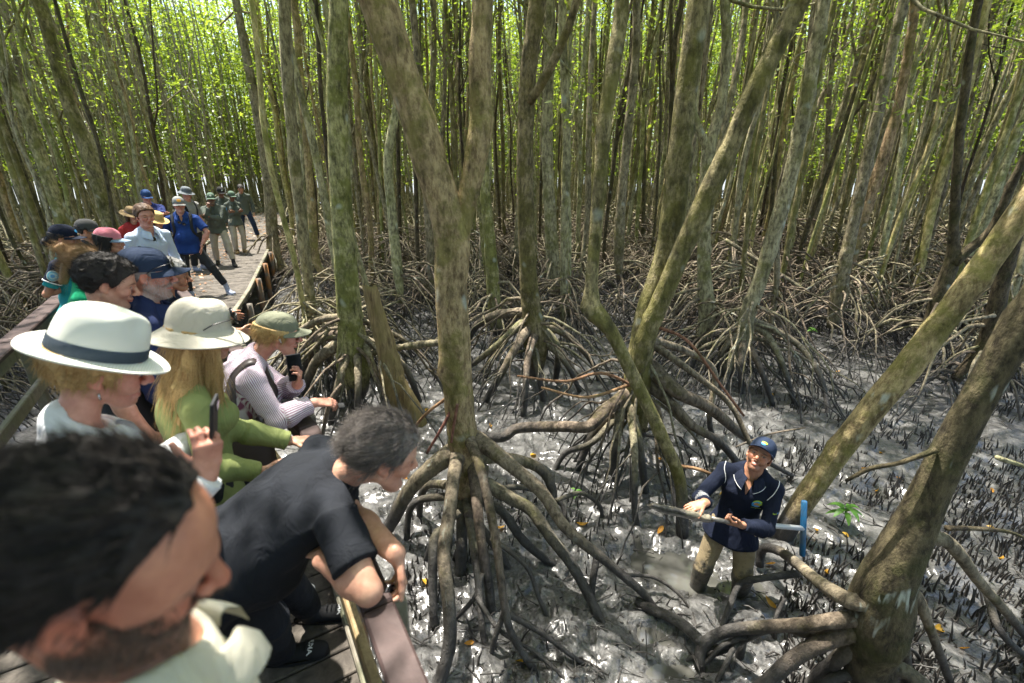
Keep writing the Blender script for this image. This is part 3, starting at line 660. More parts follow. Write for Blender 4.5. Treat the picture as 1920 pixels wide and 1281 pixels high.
# ---------------------------------------------------------------- the forest
VAR = [make_variant(100 + i) for i in range(12)]
g = np.random.default_rng(42)
cand = []
sp = .80
for ix in range(-64, 65):
    for iy in range(-11, 64):
        x = (ix + g.uniform(-.42, .42)) * sp; y = (iy + g.uniform(-.42, .42)) * sp; r = math.hypot(x, y); a = math.atan2(x, y)
        if r > 50: continue
        infront = abs(a) < math.radians(56)
        if not infront and r > 8: continue
        if infront and g.random() < (.18 if r < 16 else .22 if r < 30 else .3): continue
        pd = path_dist(x, y)
        if -1.75 < pd < 1.5 and not (r > 24 and abs(pd) > 1.15): continue
        if pd < 0 and pd > -2.2 and r < 9: continue
        if infront and r < ((7.3 if x < 2 else 6.4) if pd > 0 else 6.0): continue
        if not infront and r < 2.6: continue
        if x > 1.2 and infront and y < 6.3: continue
        if min((x - h[0]) ** 2 + (y - h[1]) ** 2 for h in HEROES) < (.75 if r < 12 else .4): continue
        if pd > 0 and r < 10.5 and g.random() < .45: continue
        q = ray(0, 0)
        # the open patches of bare mud between the trees
        if any(math.hypot(x - c[0], y - c[1]) < rd for c, rd in ((on(940, 490), 1.3), (on(1170, 560), 1.0), (on(560, 570), 1.4), (on(1420, 560), .8))): continue
        cand.append((r if infront else 100 + r, x, y, infront))
cand.sort()
def forest_label(x, y, r, k):
    side = path_dist(x, y); sk = ('grey', 'mossy', 'tan', 'dark', 'grey', 'mossy')[k % 6]
    a = math.degrees(math.atan2(x, y)); far = 'nearer' if r < 14 else 'distant' if r < 22 else 'farthest'
    if side < 0: return f'{far} {sk} mangrove stem in the thicket left of the boardwalk', 'mangroves left of the boardwalk'
    if a < -12: return f'{far} {sk} mangrove stem between the boardwalk and the forked trunk', 'mangroves behind the boardwalk edge'
    if a < 12: return f'{far} {sk} mangrove stem behind the open mud at the middle', 'mangroves behind the open mud'
    if a < 30: return f'{far} {sk} mangrove stem in the thicket right of the middle', 'mangroves in the right thicket'
    return f'{far} {sk} mangrove stem in the dim thicket at the right edge', 'mangroves at the right edge'
NTREE = 282
rest = []
for i, (r, x, y, inf) in enumerate(cand):
    if not inf or i >= NTREE: rest.append((r, x, y)); continue
    k = int(g.integers(0, len(VAR))); s = g.uniform(.85, 1.18)
    lab, grp = forest_label(x, y, r, 100 + k)
    T = empty('mangrove_tree', (x, y, -.03), lab, 'tree', grp)
    rz = g.uniform(0, 2 * PI); lx = g.normal() * .018; ly = g.normal() * .018
    if x > 5: ly += .02
    T.rotation_euler = (lx, ly, rz); T.scale = (s, s, s * g.uniform(.92, 1.1))
    open_ = any(np.linalg.norm(d - (d @ SUN) * SUN) < 1.5 for d in (V3(x, y, 8) - p for p in WIDE + OPEN))
    for nm, me in zip(('trunk', 'root_system', 'crown'), VAR[k]):
        if not (nm == 'crown' and open_ and r < 15): mesh_obj(nm, me, None, T)
# the rest of the forest, one mass that runs back out of sight
tm = MB(); rm = MB(); LV = []; LT = []
for (r, x, y) in rest:
    h = g.uniform(9.5, 14); R = g.uniform(.03, .058); near = r > 100 or r < 26
    zs = np.linspace(.2, h, 6); sw = np.cumsum(g.standard_normal((6, 2)) * .13, 0)
    P = np.column_stack([x + sw[:, 0], y + sw[:, 1], zs]); tm.tube(P, R * np.linspace(1.15, .35, 6), 6, False, .05, int(g.integers(1e6)))
    if r < 40:
        if g.random() < .5:
            d = g.normal(size=2) * .5; p = P[2]; tm.tube(np.array([p, p + V3(d[0], d[1], 1.1), p + V3(d[0] * 1.5, d[1] * 1.5, 3.2)]), R * np.array([.6, .5, .25]), 5, False)
        for q in range(9 if r < 34 else 6):
            c = root_curve(g, (x, y, 0), g.uniform(.4, 1.6), q * 2.4 + g.normal() * .3, g.uniform(.6, 1.5)); rm.tube(c[::2], np.linspace(.028, .018, 4), 4, False)
    n = (9 if r < 28 else 24 if r < 42 else 30) if r < 100 else 80; a = g.uniform(0, 2 * PI, n); q = (1.25 if r < 100 else 2.6) * np.sqrt(g.random(n)); zc = g.uniform(h * (.6 if r < 34 or r > 100 else .46 if r < 42 else .22), h, n); zc[:3] = g.uniform(2.5 if r < 100 else h * .45, h * .5, 3)  # unseen crowns behind the camera made wider and denser to cast shade
    cs = np.column_stack([x + q * np.cos(a), y + q * np.sin(a), zc])
    lv, lt = crown_leaves(g, cs, 13, (.14 if r < 25 else .2) if r < 100 else .15, .45, .32); kp = gap_filter(lv) if r > 100 else np.ones(len(lv) // 4, bool); LV.append(lv.reshape(-1, 4, 3)[kp].reshape(-1, 3)); LT.append(lt.reshape(-1, 4)[kp].ravel())
T = empty('far_mangroves', (0, 0, 0), 'mass of countless thin mangrove stems and bright green leaves far back', 'forest'); T['kind'] = 'stuff'
a = tm.build('far_trunks', M['bark'], T); b = rm.build('far_roots', M['root'], T)
c = mesh_obj('far_leaves', leaf_obj_data('far_leaves', np.vstack(LV), np.concatenate(LT), M['leaf']), None, T)
for o in (a, b, c): o['kind'] = 'stuff'

# ---------------------------------------------------------------- boardwalk
M['plank'] = mat_wood('weathered_plank', (.042, .035, .029), (.15, .13, .108), (1, 1, 1), .8, None, 16, .8)
M['railred'] = mat_wood('red_brown_rail', (.040, .025, .023), (.082, .052, .048), (1, 1, 1), .65, None, 11, .35)
M['railyel'] = mat_wood('bare_timber', (.15, .1, .05), (.36, .27, .14), (1, 1, 1), .7, None, 20, .5)
M['railgrey'] = mat_wood('grey_timber', (.13, .115, .09), (.27, .24, .19), (1, 1, 1), .8, (.15, .16, .09), 18, .5)
M['pile'] = mat_wood('steel_pile', (.10, .085, .07), (.2, .175, .15), (1, 1, 1), .6, (.35, .14, .03), 9, .3)
bw = empty('boardwalk', (0, 0, 0), 'long weathered plank boardwalk strewn with leaves, bending away into the trees', 'boardwalk')
m = MB()
def frame(d):
    x = np.cross(d, V3(0, 0, 1)); return np.column_stack([x, d, V3(0, 0, 1)])
def path_at(s):
    for a, b in zip(PATH[:-1], PATH[1:]):
        L = np.linalg.norm(b - a)
        if s <= L: return a + (b - a) * (s / L), nrm(b - a)
        s -= L
    return PATH[-1], nrm(PATH[-1] - PATH[-2])
LP = sum(np.linalg.norm(b - a) for a, b in zip(PATH[:-1], PATH[1:]))
s = 0.0
def edge_off(s):
    """right edge of the deck from the centre line, s counted from the start of the path"""
    return float(np.interp(s, [0, 6.5, 10.4, 14, 60], [.93, .93, .22, .93, .93]))
while s < LP:
    p, d = path_at(s); wd = .142; e = edge_off(s) + g.normal() * .008; nn = np.cross(d, V3(0, 0, 1))
    m.box(p + nn * (e - .92) / 2 + V3(0, 0, DECK - .02 + g.normal() * .0025), (e + .92, wd - .009, .04), frame(d), .005); s += wd
dk = m.build('deck', M['plank'], bw, None, False)
def along_edge(off, z, sx, sz, s0, s1, name, mat, step=1.3, parent=bw):
    m = MB(); s = s0
    while s < s1 - .05:
        e = min(s + step, s1); pa, da = path_at(s); pb, db = path_at(e)
        oa, ob = (off, off) if off < .7 else (off - .93 + edge_off(s), off - .93 + edge_off(e))
        pa = pa + np.cross(da, V3(0, 0, 1)) * oa; pb = pb + np.cross(db, V3(0, 0, 1)) * ob; d = nrm(pb - pa)
        m.box((pa + pb) / 2 + V3(0, 0, z), (sx, np.linalg.norm(pb - pa) - .004, sz), frame(d), .008); s = e
    return m.build(name, mat, parent, None, False)
along_edge(.9, DECK + .035, .07, .07, 0, 30, 'kerb', M['railgrey']); along_edge(-.92, DECK + .035, .07, .07, 0, 30, 'kerb', M['railgrey'])
for o_ in (-.6, .1): along_edge(o_, DECK - .14, .1, .19, 0, 30, 'joist', M['railgrey'])
s = 1.2
while s < 28:
    p, d = path_at(s); n_ = np.cross(d, V3(0, 0, 1))
    for sd in (-.97, .99):
        q = p + n_ * (sd if sd < 0 else sd - .93 + edge_off(s)); m = MB(); m.tube([q + V3(0, 0, -.3), q + V3(0, 0, .4), q + V3(0, 0, DECK + (.07 if s > 13.5 else -.05))], .055, 14); m.build('pile', M['pile'], bw)
    s += 1.75
def rail(label, side, mid_z, s1, top_w):
    T = empty('handrail', (0, 0, 0), label, 'railing')
    sgn = 1 if side > 0 else -1
    along_edge(side, DECK + .94 - .02, top_w, .04, 0, s1, 'top_rail', M['railred'], 1.3, T)
    along_edge(side - sgn * .005, DECK + mid_z, .045, .11, 0, s1, 'mid_rail', M['railyel' if side > 0 else 'railgrey'], 1.3, T)
    along_edge(side - sgn * .005, DECK + .94 - .105, .045, .12, 0, s1, 'rail_beam', M['railgrey'], 1.3, T)
    s = .55
    while s < s1:                                           # bolt heads along the top board
        p, d = path_at(s); q = p + np.cross(d, V3(0, 0, 1)) * (side if side < 0 else side - .93 + edge_off(s)); m = MB(); m.tube([q + V3(0, 0, DECK + .938), q + V3(0, 0, DECK + .943), q + V3(0, 0, DECK + .944)], [.011, .011, .006], 10); m.build('bolt', M['pile'], T); s += .72
    s = .9
    while s < s1:
        p, d = path_at(s); q = p + np.cross(d, V3(0, 0, 1)) * ((side if side < 0 else side - .93 + edge_off(s)) + sgn * .058)
        m = MB(); m.box(q + V3(0, 0, DECK + .34), (.075, .09, 1.14), frame(d), .006); m.build('post', M['railgrey'], T, None, False); s += 1.45
rail('red-brown handrail the visitors lean on, beside the open mud', .9, .26, 4 + 6.5, .10)
rail('weathered handrail at the left side, behind the white hat', -.93, .43, 4 + 7.0, .15)

# fallen leaves on the deck: litter nobody could count
n = 1500; LVs = []; tn = []
def litter(n, s0, s1, L, g):
    c = []; u = []; wv = []
    for _ in range(n):
        p, d = path_at(g.uniform(s0, s1)); nn = np.cross(d, V3(0, 0, 1)); c.append(p + nn * g.uniform(-.86, max(.2, edge_off(s0) - .1 if s0 > 14 else .15)) + V3(0, 0, DECK + .006 + g.random() * .012))
        a = g.uniform(0, 2 * PI); u.append(V3(math.cos(a), math.sin(a), g.normal() * .14)); wv.append(V3(-math.sin(a), math.cos(a), g.normal() * .25))
    l = L * g.uniform(.6, 1.3, n); return leaf_quads(np.array(c), np.array(u), np.array(wv), l, l * .42).reshape(-1, 3)
lv = np.vstack([litter(150, 4.4, 7, .12, g), litter(320, 3, 9, .085, g), litter(480, 9, 22, .10, g), litter(260, 22, LP, .15, g)])
o = mesh_obj('leaf_litter', leaf_obj_data('leaf_litter', lv, np.repeat(g.random(len(lv) // 4), 4), M['bleaf']))
tag(o, 'scattered brown and orange leaves lying over the boardwalk planks', 'leaf litter', None, 'stuff')

# yellow leaves lying on the mud, each one a leaf
def leaf_mesh(L, W, curl, g):
    u = np.linspace(0, 1, 7); v = np.linspace(-1, 1, 5); P = np.zeros((7, 5, 3))
    for i, a in enumerate(u):
        hw = W * (math.sin(PI * a ** .8) ** .8 + .04)
        for j, b in enumerate(v): P[i, j] = (b * hw, a * L - L / 2, abs(b) * hw * .45 + curl * (a - .5) ** 2 * L)
    m = MB(); m.grid(P); return m
LM = [leaf_mesh(.11, .024, .5, g).data('fallen_leaf'), leaf_mesh(.09, .028, -.3, g).data('fallen_leaf'), leaf_mesh(.12, .022, .9, g).data('fallen_leaf')]
for q, me in enumerate(LM):
    a = me.attributes.new('tone', 'FLOAT', 'POINT'); a.data.foreach_set('value', np.full(len(me.vertices), (.3, .9, .6)[q], np.float32)); me.materials.append(M['yleaf'])
spots = [(820, 1055), (797, 1090), (822, 1030), (880, 1210), (1000, 848), (1092, 987), (1238, 997), (1355, 930), (1550, 1072), (1690, 895), (1652, 850), (1648, 912), (1690, 958), (1585, 1003), (1530, 995), (1518, 1065), (1855, 990),
         (1875, 1055), (1808, 1215), (1446, 740), (920, 800), (804, 655), (985, 718), (1570, 700), (1445, 1060), (975, 1245), (938, 1000), (1240, 860), (800, 770), (1340, 1010), (1860, 920), (1760, 1180), (690, 880), (760, 900), (1020, 1052), (1445, 1128), (1620, 885), (1700, 960), (870, 500), (925, 490)]
for i, (x, y) in enumerate(spots):
    p = on(x, y, .0); z = float(mud_h(np.array([p[0]]), np.array([p[1]]))[0]); me = LM[i % 3]
    o = mesh_obj('fallen_leaf', me, None, None, (p[0], p[1], max(z, -.085) + .018)); sc = g.uniform(.6, .95); o.scale = (sc,) * 3; o.rotation_euler = (g.normal() * .3, g.normal() * .3, g.uniform(0, 6.28))
    tag(o, 'yellow leaf fallen on the wet grey mud', 'leaf', 'yellow leaves on the mud')

# pencil roots sticking up out of the mud
m = MB(); pts = []
def pencils(poly, n):
    out = []
    while len(out) < n:
        x, y = g.uniform(poly[0], poly[1]), g.uniform(poly[2], poly[3]); p = on(x, y, 0)
        dens = 1 / (1 + math.exp(-(vnoise(np.array([[p[0] * 1.3, p[1] * 1.3, 0.]]))[0] * 10 + poly[4]))) * (p[1] / 6 if p[1] < 6 else 1) ** .5
        if g.random() < dens: out.append(p)
    return out
pts = pencils((1470, 2020, 690, 1330, 1.2), 3100) + pencils((1230, 1500, 640, 900, -2), 260) + pencils((760, 1320, 900, 1300, -2.5), 330)
PX = np.array(pts); PZ = mud_h(PX[:, 0], PX[:, 1])
for p, z in zip(PX, PZ):
    h = g.uniform(.025, .15) * g.uniform(.7, 1.15); t = g.normal(size=2) * .26 * h
    m.tube([V3(p[0], p[1], z - .03), V3(p[0] + t[0] * .4, p[1] + t[1] * .4, z + h * .5), V3(p[0] + t[0], p[1] + t[1], z + h)], np.array([.0085, .0065, .002]) * g.uniform(.75, 1.3), 5, False)
o = m.build('pencil_roots', M['pencil']); tag(o, 'carpet of dark finger-high breathing roots standing up from the mud', 'breathing roots', None, 'stuff')
# bits of dead wood and small roots lying on the mud
m = MB()
for _ in range(2600):
    p = on(g.uniform(600, 1950), g.uniform(560, 1290), 0); z = float(mud_h(p[:1], p[1:2])[0]); a = g.uniform(0, 2 * PI); l = g.uniform(.02, .05) if g.random() < .6 else g.uniform(.05, .24)
    d = V3(math.cos(a), math.sin(a), g.normal() * .25) * l; mid = p + d * .5 + V3(0, 0, z + .012 + g.normal() * .008) + g.normal(size=3) * .01
    m.tube([p + V3(0, 0, z), mid, p + d + V3(0, 0, z)], g.uniform(.002, .007), 4, False)
o = m.build('mud_debris', M['pencil']); tag(o, 'small dark sticks and root ends scattered over the mud', 'debris', None, 'stuff')

M['seedleaf'] = mat_leaf('seedling_leaf', (.07, .2, .03), (.16, .34, .05), .35)
def seedling(px, py, label, h, n, L, seed):
    g = np.random.default_rng(seed); b = on(px, py, 0); T = empty('mangrove_seedling', b, label, 'seedling'); m = MB()
    m.tube([V3(0, 0, -.03), V3(.01, 0, h * .5), V3(0, .01, h)], [.006, .005, .004], 6); m.build('stem', M['root'], T)
    m = MB()
    for i in range(n):
        a = i * 2.4 + g.normal() * .2; d = V3(math.cos(a), math.sin(a), 0); u = np.linspace(0, 1, 6); P = np.zeros((6, 3, 3)); w_ = V3(-d[1], d[0], 0); z0 = h * (1 - .12 * (i // 3))
        for k, t in enumerate(u):
            c = d * L * t + V3(0, 0, z0 + L * (.5 * t - .75 * t * t)); hw = L * .17 * math.sin(PI * min(1, t * .94 + .04)) ** .8
            P[k] = [c - w_ * hw + V3(0, 0, hw * .3), c, c + w_ * hw + V3(0, 0, hw * .3)]
        m.grid(P)
    me = m.data('leaves', True, None, {'tone': np.tile(g.random(n).repeat(18), 1)}); mesh_obj('foliage', me, M['seedleaf'], T)
seedling(1578, 985, 'green seedling with drooping glossy leaves among the dark breathing roots', .2, 10, .15, 1)
seedling(1078, 945, 'small seedling with thin leaves by the fanned roots of the forked tree', .16, 8, .07, 2)
seedling(1518, 640, 'tiny green seedling in the roots behind the man in the mud', .25, 7, .1, 3)
seedling(670, 790, 'little pale green seedling beside the broken stump', .1, 6, .07, 4)
# ================================================================ figures: smooth distance fields turned into one surface
class Sdf:
    def __init__(self): self.P = []; self.mod = None; self.margin = 0.0
    def cone(self, A, B, ra, rb=None, k=.02, X=None, op=1, end=1.0):
        ra = (ra, ra) if np.isscalar(ra) else ra; rb = ra if rb is None else ((rb, rb) if np.isscalar(rb) else rb)
        A = np.asarray(A, float); B = np.asarray(B, float); L = np.linalg.norm(B - A) + 1e-6; Z = (B - A) / L
        X = V3(.3, .2, .93) if X is None else np.asarray(X, float); X = X - Z * (X @ Z)
        if np.linalg.norm(X) < 1e-4: X = np.cross(Z, V3(.6, .7, .2))
        X = nrm(X); Y = np.cross(Z, X); r = max(*ra, *rb) * max(1, end)
        self.P.append(('c', (A, L, Z, X, Y, ra, rb, end), np.minimum(A, B) - r, np.maximum(A, B) + r, k, op)); return self
    def ell(self, C, rad, R=None, k=.02, op=1):
        C = np.asarray(C, float); rad = np.asarray((rad,) * 3 if np.isscalar(rad) else rad, float); R = np.eye(3) if R is None else R
        r = rad.max(); self.P.append(('e', (C, rad, R), C - r, C + r, k, op)); return self
    def bounds(self):
        lo = np.min([p[2] for p in self.P if p[5] > 0], 0); hi = np.max([p[3] for p in self.P if p[5] > 0], 0); return lo, hi
    @staticmethod
    def dist(kind, a, p):
        if kind == 'c':
            A, L, Z, X, Y, ra, rb, end = a; q = p - A.astype(np.float32); h = q @ Z.astype(np.float32); t = np.clip(h / L, 0, 1)
            rx = ra[0] + (rb[0] - ra[0]) * t; ry = ra[1] + (rb[1] - ra[1]) * t; e = h - t * L; x = q @ X.astype(np.float32); y = q @ Y.astype(np.float32)
            re = np.minimum(rx, ry) * end
        else:
            C, rad, R = a; q = (p - C.astype(np.float32)) @ R.astype(np.float32); x, y, e = q[..., 0], q[..., 1], q[..., 2]; rx, ry, re = rad
        k0 = np.sqrt((x / rx) ** 2 + (y / ry) ** 2 + (e / re) ** 2); k1 = np.sqrt((x / rx ** 2) ** 2 + (y / ry ** 2) ** 2 + (e / re ** 2) ** 2)
        return k0 * (k0 - 1) / np.maximum(k1, 1e-4)
    def eval(self, pts, clo=None, chi=None):
        """pts (N, M, 3); clo/chi: block corners used to skip far primitives"""
        D = np.full(pts.shape[:2], .5, np.float32)
        for kind, a, lo, hi, k, op in self.P:
            m = .05 + k
            idx = np.arange(len(pts)) if clo is None else np.nonzero(np.all((chi > lo - m) & (clo < hi + m), axis=1))[0]
            if len(idx) == 0: continue
            d = self.dist(kind, a, pts[idx]); o = D[idx]
            if op > 0:
                h = np.clip(.5 + .5 * (o - d) / k, 0, 1); D[idx] = o + (d - o) * h - k * h * (1 - h)
            else:
                h = np.clip(.5 - .5 * (o + d) / k, 0, 1); D[idx] = o + (-d - o) * h + k * h * (1 - h)
        if self.mod is not None: D = self.mod(pts, D)
        return D
    def mesh(self, vox):
        B = 12; lo, hi = self.bounds(); lo = lo - .03 - self.margin; hi = hi + .03 + self.margin; W = B * vox
        nb = np.ceil((hi - lo) / W).astype(int) + 1
        g = np.stack(np.meshgrid(*[np.arange(n) for n in nb], indexing='ij'), -1).reshape(-1, 3)
        c = (lo + (g + .5) * W).astype(np.float32)
        near = np.zeros(len(g), bool)
        for kind, a, plo, phi, k, op in self.P: near |= np.all((c + W / 2 > plo - .02) & (c - W / 2 < phi + .02), axis=1)
        g, c = g[near], c[near]
        d = self.eval(c[:, None, :], c - W / 2, c + W / 2)[:, 0]
        act = np.abs(d) < W * .87 * 1.25 + .03 + self.margin; g, c = g[act], c[act]
        o = np.stack(np.meshgrid(*[np.arange(B + 1)] * 3, indexing='ij'), -1).reshape(-1, 3)
        base = g * B; keys = []; verts = []; quads = []; N1 = (nb[1] * B + 2).astype(np.int64); N2 = (nb[2] * B + 2).astype(np.int64)
        cell = lambda ijk: (ijk[..., 0].astype(np.int64) + 1) * (N1 * N2) + (ijk[..., 1].astype(np.int64) + 1) * N2 + ijk[..., 2] + 1
        for s in range(0, len(g), 160):
            gb = base[s:s + 160]; pts = (lo + (gb[:, None, :] + o[None]) * vox).astype(np.float32)
            F = self.eval(pts, c[s:s + 160] - W / 2, c[s:s + 160] + W / 2).reshape(-1, B + 1, B + 1, B + 1); I = F < 0
            cnt = sum(I[:, a:B + a, b:B + b, e:B + e].astype(np.int8) for a in (0, 1) for b in (0, 1) for e in (0, 1))
            n, i, j, k = np.nonzero((cnt > 0) & (cnt < 8))
            if len(n) == 0: continue
            acc = np.zeros((len(n), 3), np.float32); num = np.zeros(len(n), np.float32)
            cv = {(a, b, e): F[n, i + a, j + b, k + e] for a in (0, 1) for b in (0, 1) for e in (0, 1)}
            for ax in range(3):
                for u in (0, 1):
                    for v in (0, 1):
                        p0 = [0, 0, 0]; p0[(ax + 1) % 3] = u; p0[(ax + 2) % 3] = v; p1 = list(p0); p1[ax] = 1
                        f0, f1 = cv[tuple(p0)], cv[tuple(p1)]; cr = (f0 < 0) != (f1 < 0); t = np.where(cr, f0 / np.where(cr, f0 - f1, 1), 0)
                        q = np.tile(np.array(p0, np.float32), (len(n), 1)); q[:, ax] = t; acc += q * cr[:, None]; num += cr
            ijk = gb[n] + np.stack([i, j, k], -1); verts.append(lo + (ijk + acc / num[:, None]) * vox); keys.append(cell(ijk))
            for ax in range(3):
                sl = [slice(0, B)] * 3; s1 = list(sl); s1[ax] = slice(1, B + 1)
                I0 = I[(slice(None), *sl)]; I1 = I[(slice(None), *s1)]; n, i, j, k = np.nonzero(I0 != I1)
                if len(n) == 0: continue
                ijk = gb[n] + np.stack([i, j, k], -1); e1 = np.zeros(3, int); e2 = np.zeros(3, int); e1[(ax + 1) % 3] = 1; e2[(ax + 2) % 3] = 1
                q = np.stack([cell(ijk - e1 - e2), cell(ijk - e2), cell(ijk), cell(ijk - e1)], -1); fl = ~I0[n, i, j, k]
                q[fl] = q[fl][:, ::-1]; quads.append(q)
        K = np.concatenate(keys); Vv = np.vstack(verts); Q = np.vstack(quads)
        od = np.argsort(K); K = K[od]; Vv = Vv[od]; Ks, first = np.unique(K, return_index=True); Vv = Vv[first]
        ix = np.searchsorted(Ks, Q); ix = np.clip(ix, 0, len(Ks) - 1); ok = np.all(Ks[ix] == Q, axis=1)
        return Vv, ix[ok].astype(np.int32)
def vert_normals(v, q):
    n = np.cross(v[q[:, 2]] - v[q[:, 0]], v[q[:, 3]] - v[q[:, 1]]); out = np.zeros_like(v)
    for c in range(4): np.add.at(out, q[:, c], n)
    return out / (np.linalg.norm(out, axis=1)[:, None] + 1e-12)

def rot(axis, deg):
    a = nrm(axis); t = math.radians(deg); K = np.array([[0, -a[2], a[1]], [a[2], 0, -a[0]], [-a[1], a[0], 0]])
    return np.eye(3) + math.sin(t) * K + (1 - math.cos(t)) * K @ K
def basis(fwd, up):
    f = nrm(fwd); r = nrm(np.cross(f, up)); u = np.cross(r, f); return np.column_stack([r, f, u])
def ik(S, W, l1, l2, pole):
    d = W - S; L = np.linalg.norm(d)
    if L > (l1 + l2) * .985: W = S + d / L * (l1 + l2) * .985; d = W - S; L = np.linalg.norm(d)
    L = max(L, abs(l1 - l2) + .02); d = nrm(d); a = (l1 * l1 - l2 * l2 + L * L) / (2 * L); h = math.sqrt(max(0, l1 * l1 - a * a))
    p = np.asarray(pole, float); p = nrm(p - d * (p @ d)); return S + d * a + p * h, W
SKIN = {'fair': (.60, .36, .26), 'tan': (.48, .26, .165), 'pink': (.62, .33, .25), 'brown': (.22, .115, .07), 'olive': (.46, .27, .175)}
DARK = (.012, .009, .008)
HAIR = {}
def hair_mat(kind):
    if kind not in HAIR:
        c = {'black': ((.006, .005, .005), (.035, .028, .025)), 'brown': ((.03, .015, .008), (.13, .07, .035)), 'blond': ((.25, .13, .04), (.72, .5, .22)), 'ginger': ((.1, .045, .015), (.3, .15, .06)),
             'grey': ((.09, .085, .08), (.42, .41, .4)), 'pepper': ((.012, .01, .009), (.27, .235, .215)), 'lightbrown': ((.12, .065, .03), (.4, .25, .12)), 'darkgrey': ((.005, .004, .004), (.038, .03, .026)), 'beardbrown': ((.03, .018, .012), (.22, .15, .11)), 'midbrown': ((.035, .016, .008), (.14, .07, .035)), 'beard': ((.2, .18, .17), (.62, .6, .58))}[kind]
        HAIR[kind] = mat_hair('hair_' + kind, *c)
    return HAIR[kind]
M['skin'] = mat_skin()
CL = {}
def cloth(name, col, **k):
    if name not in CL: CL[name] = mat_cloth('cloth_' + name, col, **k)
    return CL[name]

def hand(B, W, d, n, side, curl=(30, 35, 40, 45), s=1.0, thumb=35, kk=.004, spread=1.0):
    """palm, four fingers and a thumb. W wrist, d towards the fingers, n out of the palm, side +1: thumb lies towards d x n"""
    d = nrm(d); n = nrm(n - d * (n @ d)); l = np.cross(d, n) * side        # l points to the thumb side
    kn = W + d * .092 * s
    B.cone(W - d * .02 * s, W + d * .035 * s, (.028 * s, .02 * s), (.036 * s, .0155 * s), .012, l); B.cone(W + d * .03 * s, kn, (.036 * s, .0155 * s), (.041 * s, .0125 * s), .01, l)
    for i, (o, ln, r) in enumerate(((.030, .074, .0088), (.0105, .083, .0092), (-.0095, .077, .0088), (-.028, .060, .0076))):
        p = kn + l * o * s - d * (0.004 + .004 * (i == 3)) * s; a = curl[i] if not np.isscalar(curl) else curl; c = nrm(d + l * o * 2.2 * spread)
        ax = np.cross(c, n)
        for j, (f, rr) in enumerate(((.48, 1), (.3, .92), (.22, .8))):
            c = rot(ax, -a * (.7, 1.0, .75)[j] * -1) @ c if a else c
            q = p + c * ln * f * s; B.cone(p, q, r * rr * s, r * (1, .9, .78)[j] * rr * s, kk); p = q
    p = W + d * .026 * s + l * .026 * s; c = nrm(d * .75 + l * .62 + n * .28)
    for f, r in ((.042, .0125), (.032, .0105), (.026, .009)):
        q = p + c * f * s; B.cone(p, q, r * s, r * .88 * s, .006); p = q; c = nrm(c + (d * .5 - l * .35 + n * .12) * thumb / 60)
    return kn, l

def face_prims(B, C, R, s, sex, opt):
    """head in its own frame: x right, y forward, z up; C is midway between the ears"""
    w = lambda x, y, z: C + R @ (V3(x, y, z) * s)
    f = sex == 'f'; jw = opt.get('jaw', .9 if f else 1.0)
    def E(c, r, k=.02, op=1, RR=None): B.ell(w(*c), np.array(r) * s, R if RR is None else R @ RR, k * s, op)
    def K(a, b, ra, rb=None, k=.02, op=1): B.cone(w(*a), w(*b), np.array((ra, ra)) * s, None if rb is None else np.array((rb, rb)) * s, k * s, None, op)
    E((0, -.018, .038), (.076, .098, .084)); E((0, .045, .03), (.064, .05, .066), .03)
    K((0, .03, -.035), (0, .058, -.092 * jw), .056 * jw, .031 * jw, .03)
    for x in (-1, 1):
        K((x * .055 * jw, -.005, -.05), (x * .016, .07, -.1 * jw), .017, .014, .025)
        E((x * .040, .064, -.026), (.025, .026, .024), .02)
        K((x * .046, .077, .026), (x * .008, .093, .022), .009, .010, .014)
        K((x * .062, .035, .0), (x * .06, .055, .015), .012, None, .02)
    K((0, .092, .014), (0, .115, -.022), .0085, .0115, .010); E((0, .119, -.029), (.0115, .012, .0105), .008)
    for x in (-1, 1): E((x * .0135, .104, -.033), (.0085, .011, .008), .006)
    for x in (-1, 1): E((x * .033, .098, .003), (.018, .016, .012), .014, -1)
    for x in (-1, 1): E((x * .033, .079, .002), (.0145, .0135, .0125), .004)
    E((0, .088, -.056), (.026, .014, .012), .012)
    sm = opt.get('smile', 0)
    if sm:
        for x in (-1, 1): E((x * .04, .07, -.042), (.019, .02, .018), .015)
        E((0, .104, -.062), (.024, .012, .0065 * sm), .006, -1); E((0, .089, -.0645), (.022, .012, .0085), .004)
        E((0, .095, -.0745), (.022, .010, .0062), .006)
    else:
        E((0, .0985, -.0575), (.022, .0075, .0052), .005); E((0, .0965, -.0685), (.019, .008, .0062), .005)
    E((0, .085, -.099 * jw), (.017, .014, .014), .016)
    for x in (-1, 1):
        er = rot((0, 0, 1), -x * 22) @ rot((1, 0, 0), -10)
        E((x * .077, -.012, -.004), (.0085, .019, .033), .006, 1, er); E((x * .084, -.008, -.002), (.006, .011, .020), .006, -1, er); E((x * .076, .000, -.03), (.008, .009, .011), .006)
    for e in opt.get('extra', ()): E(*e)

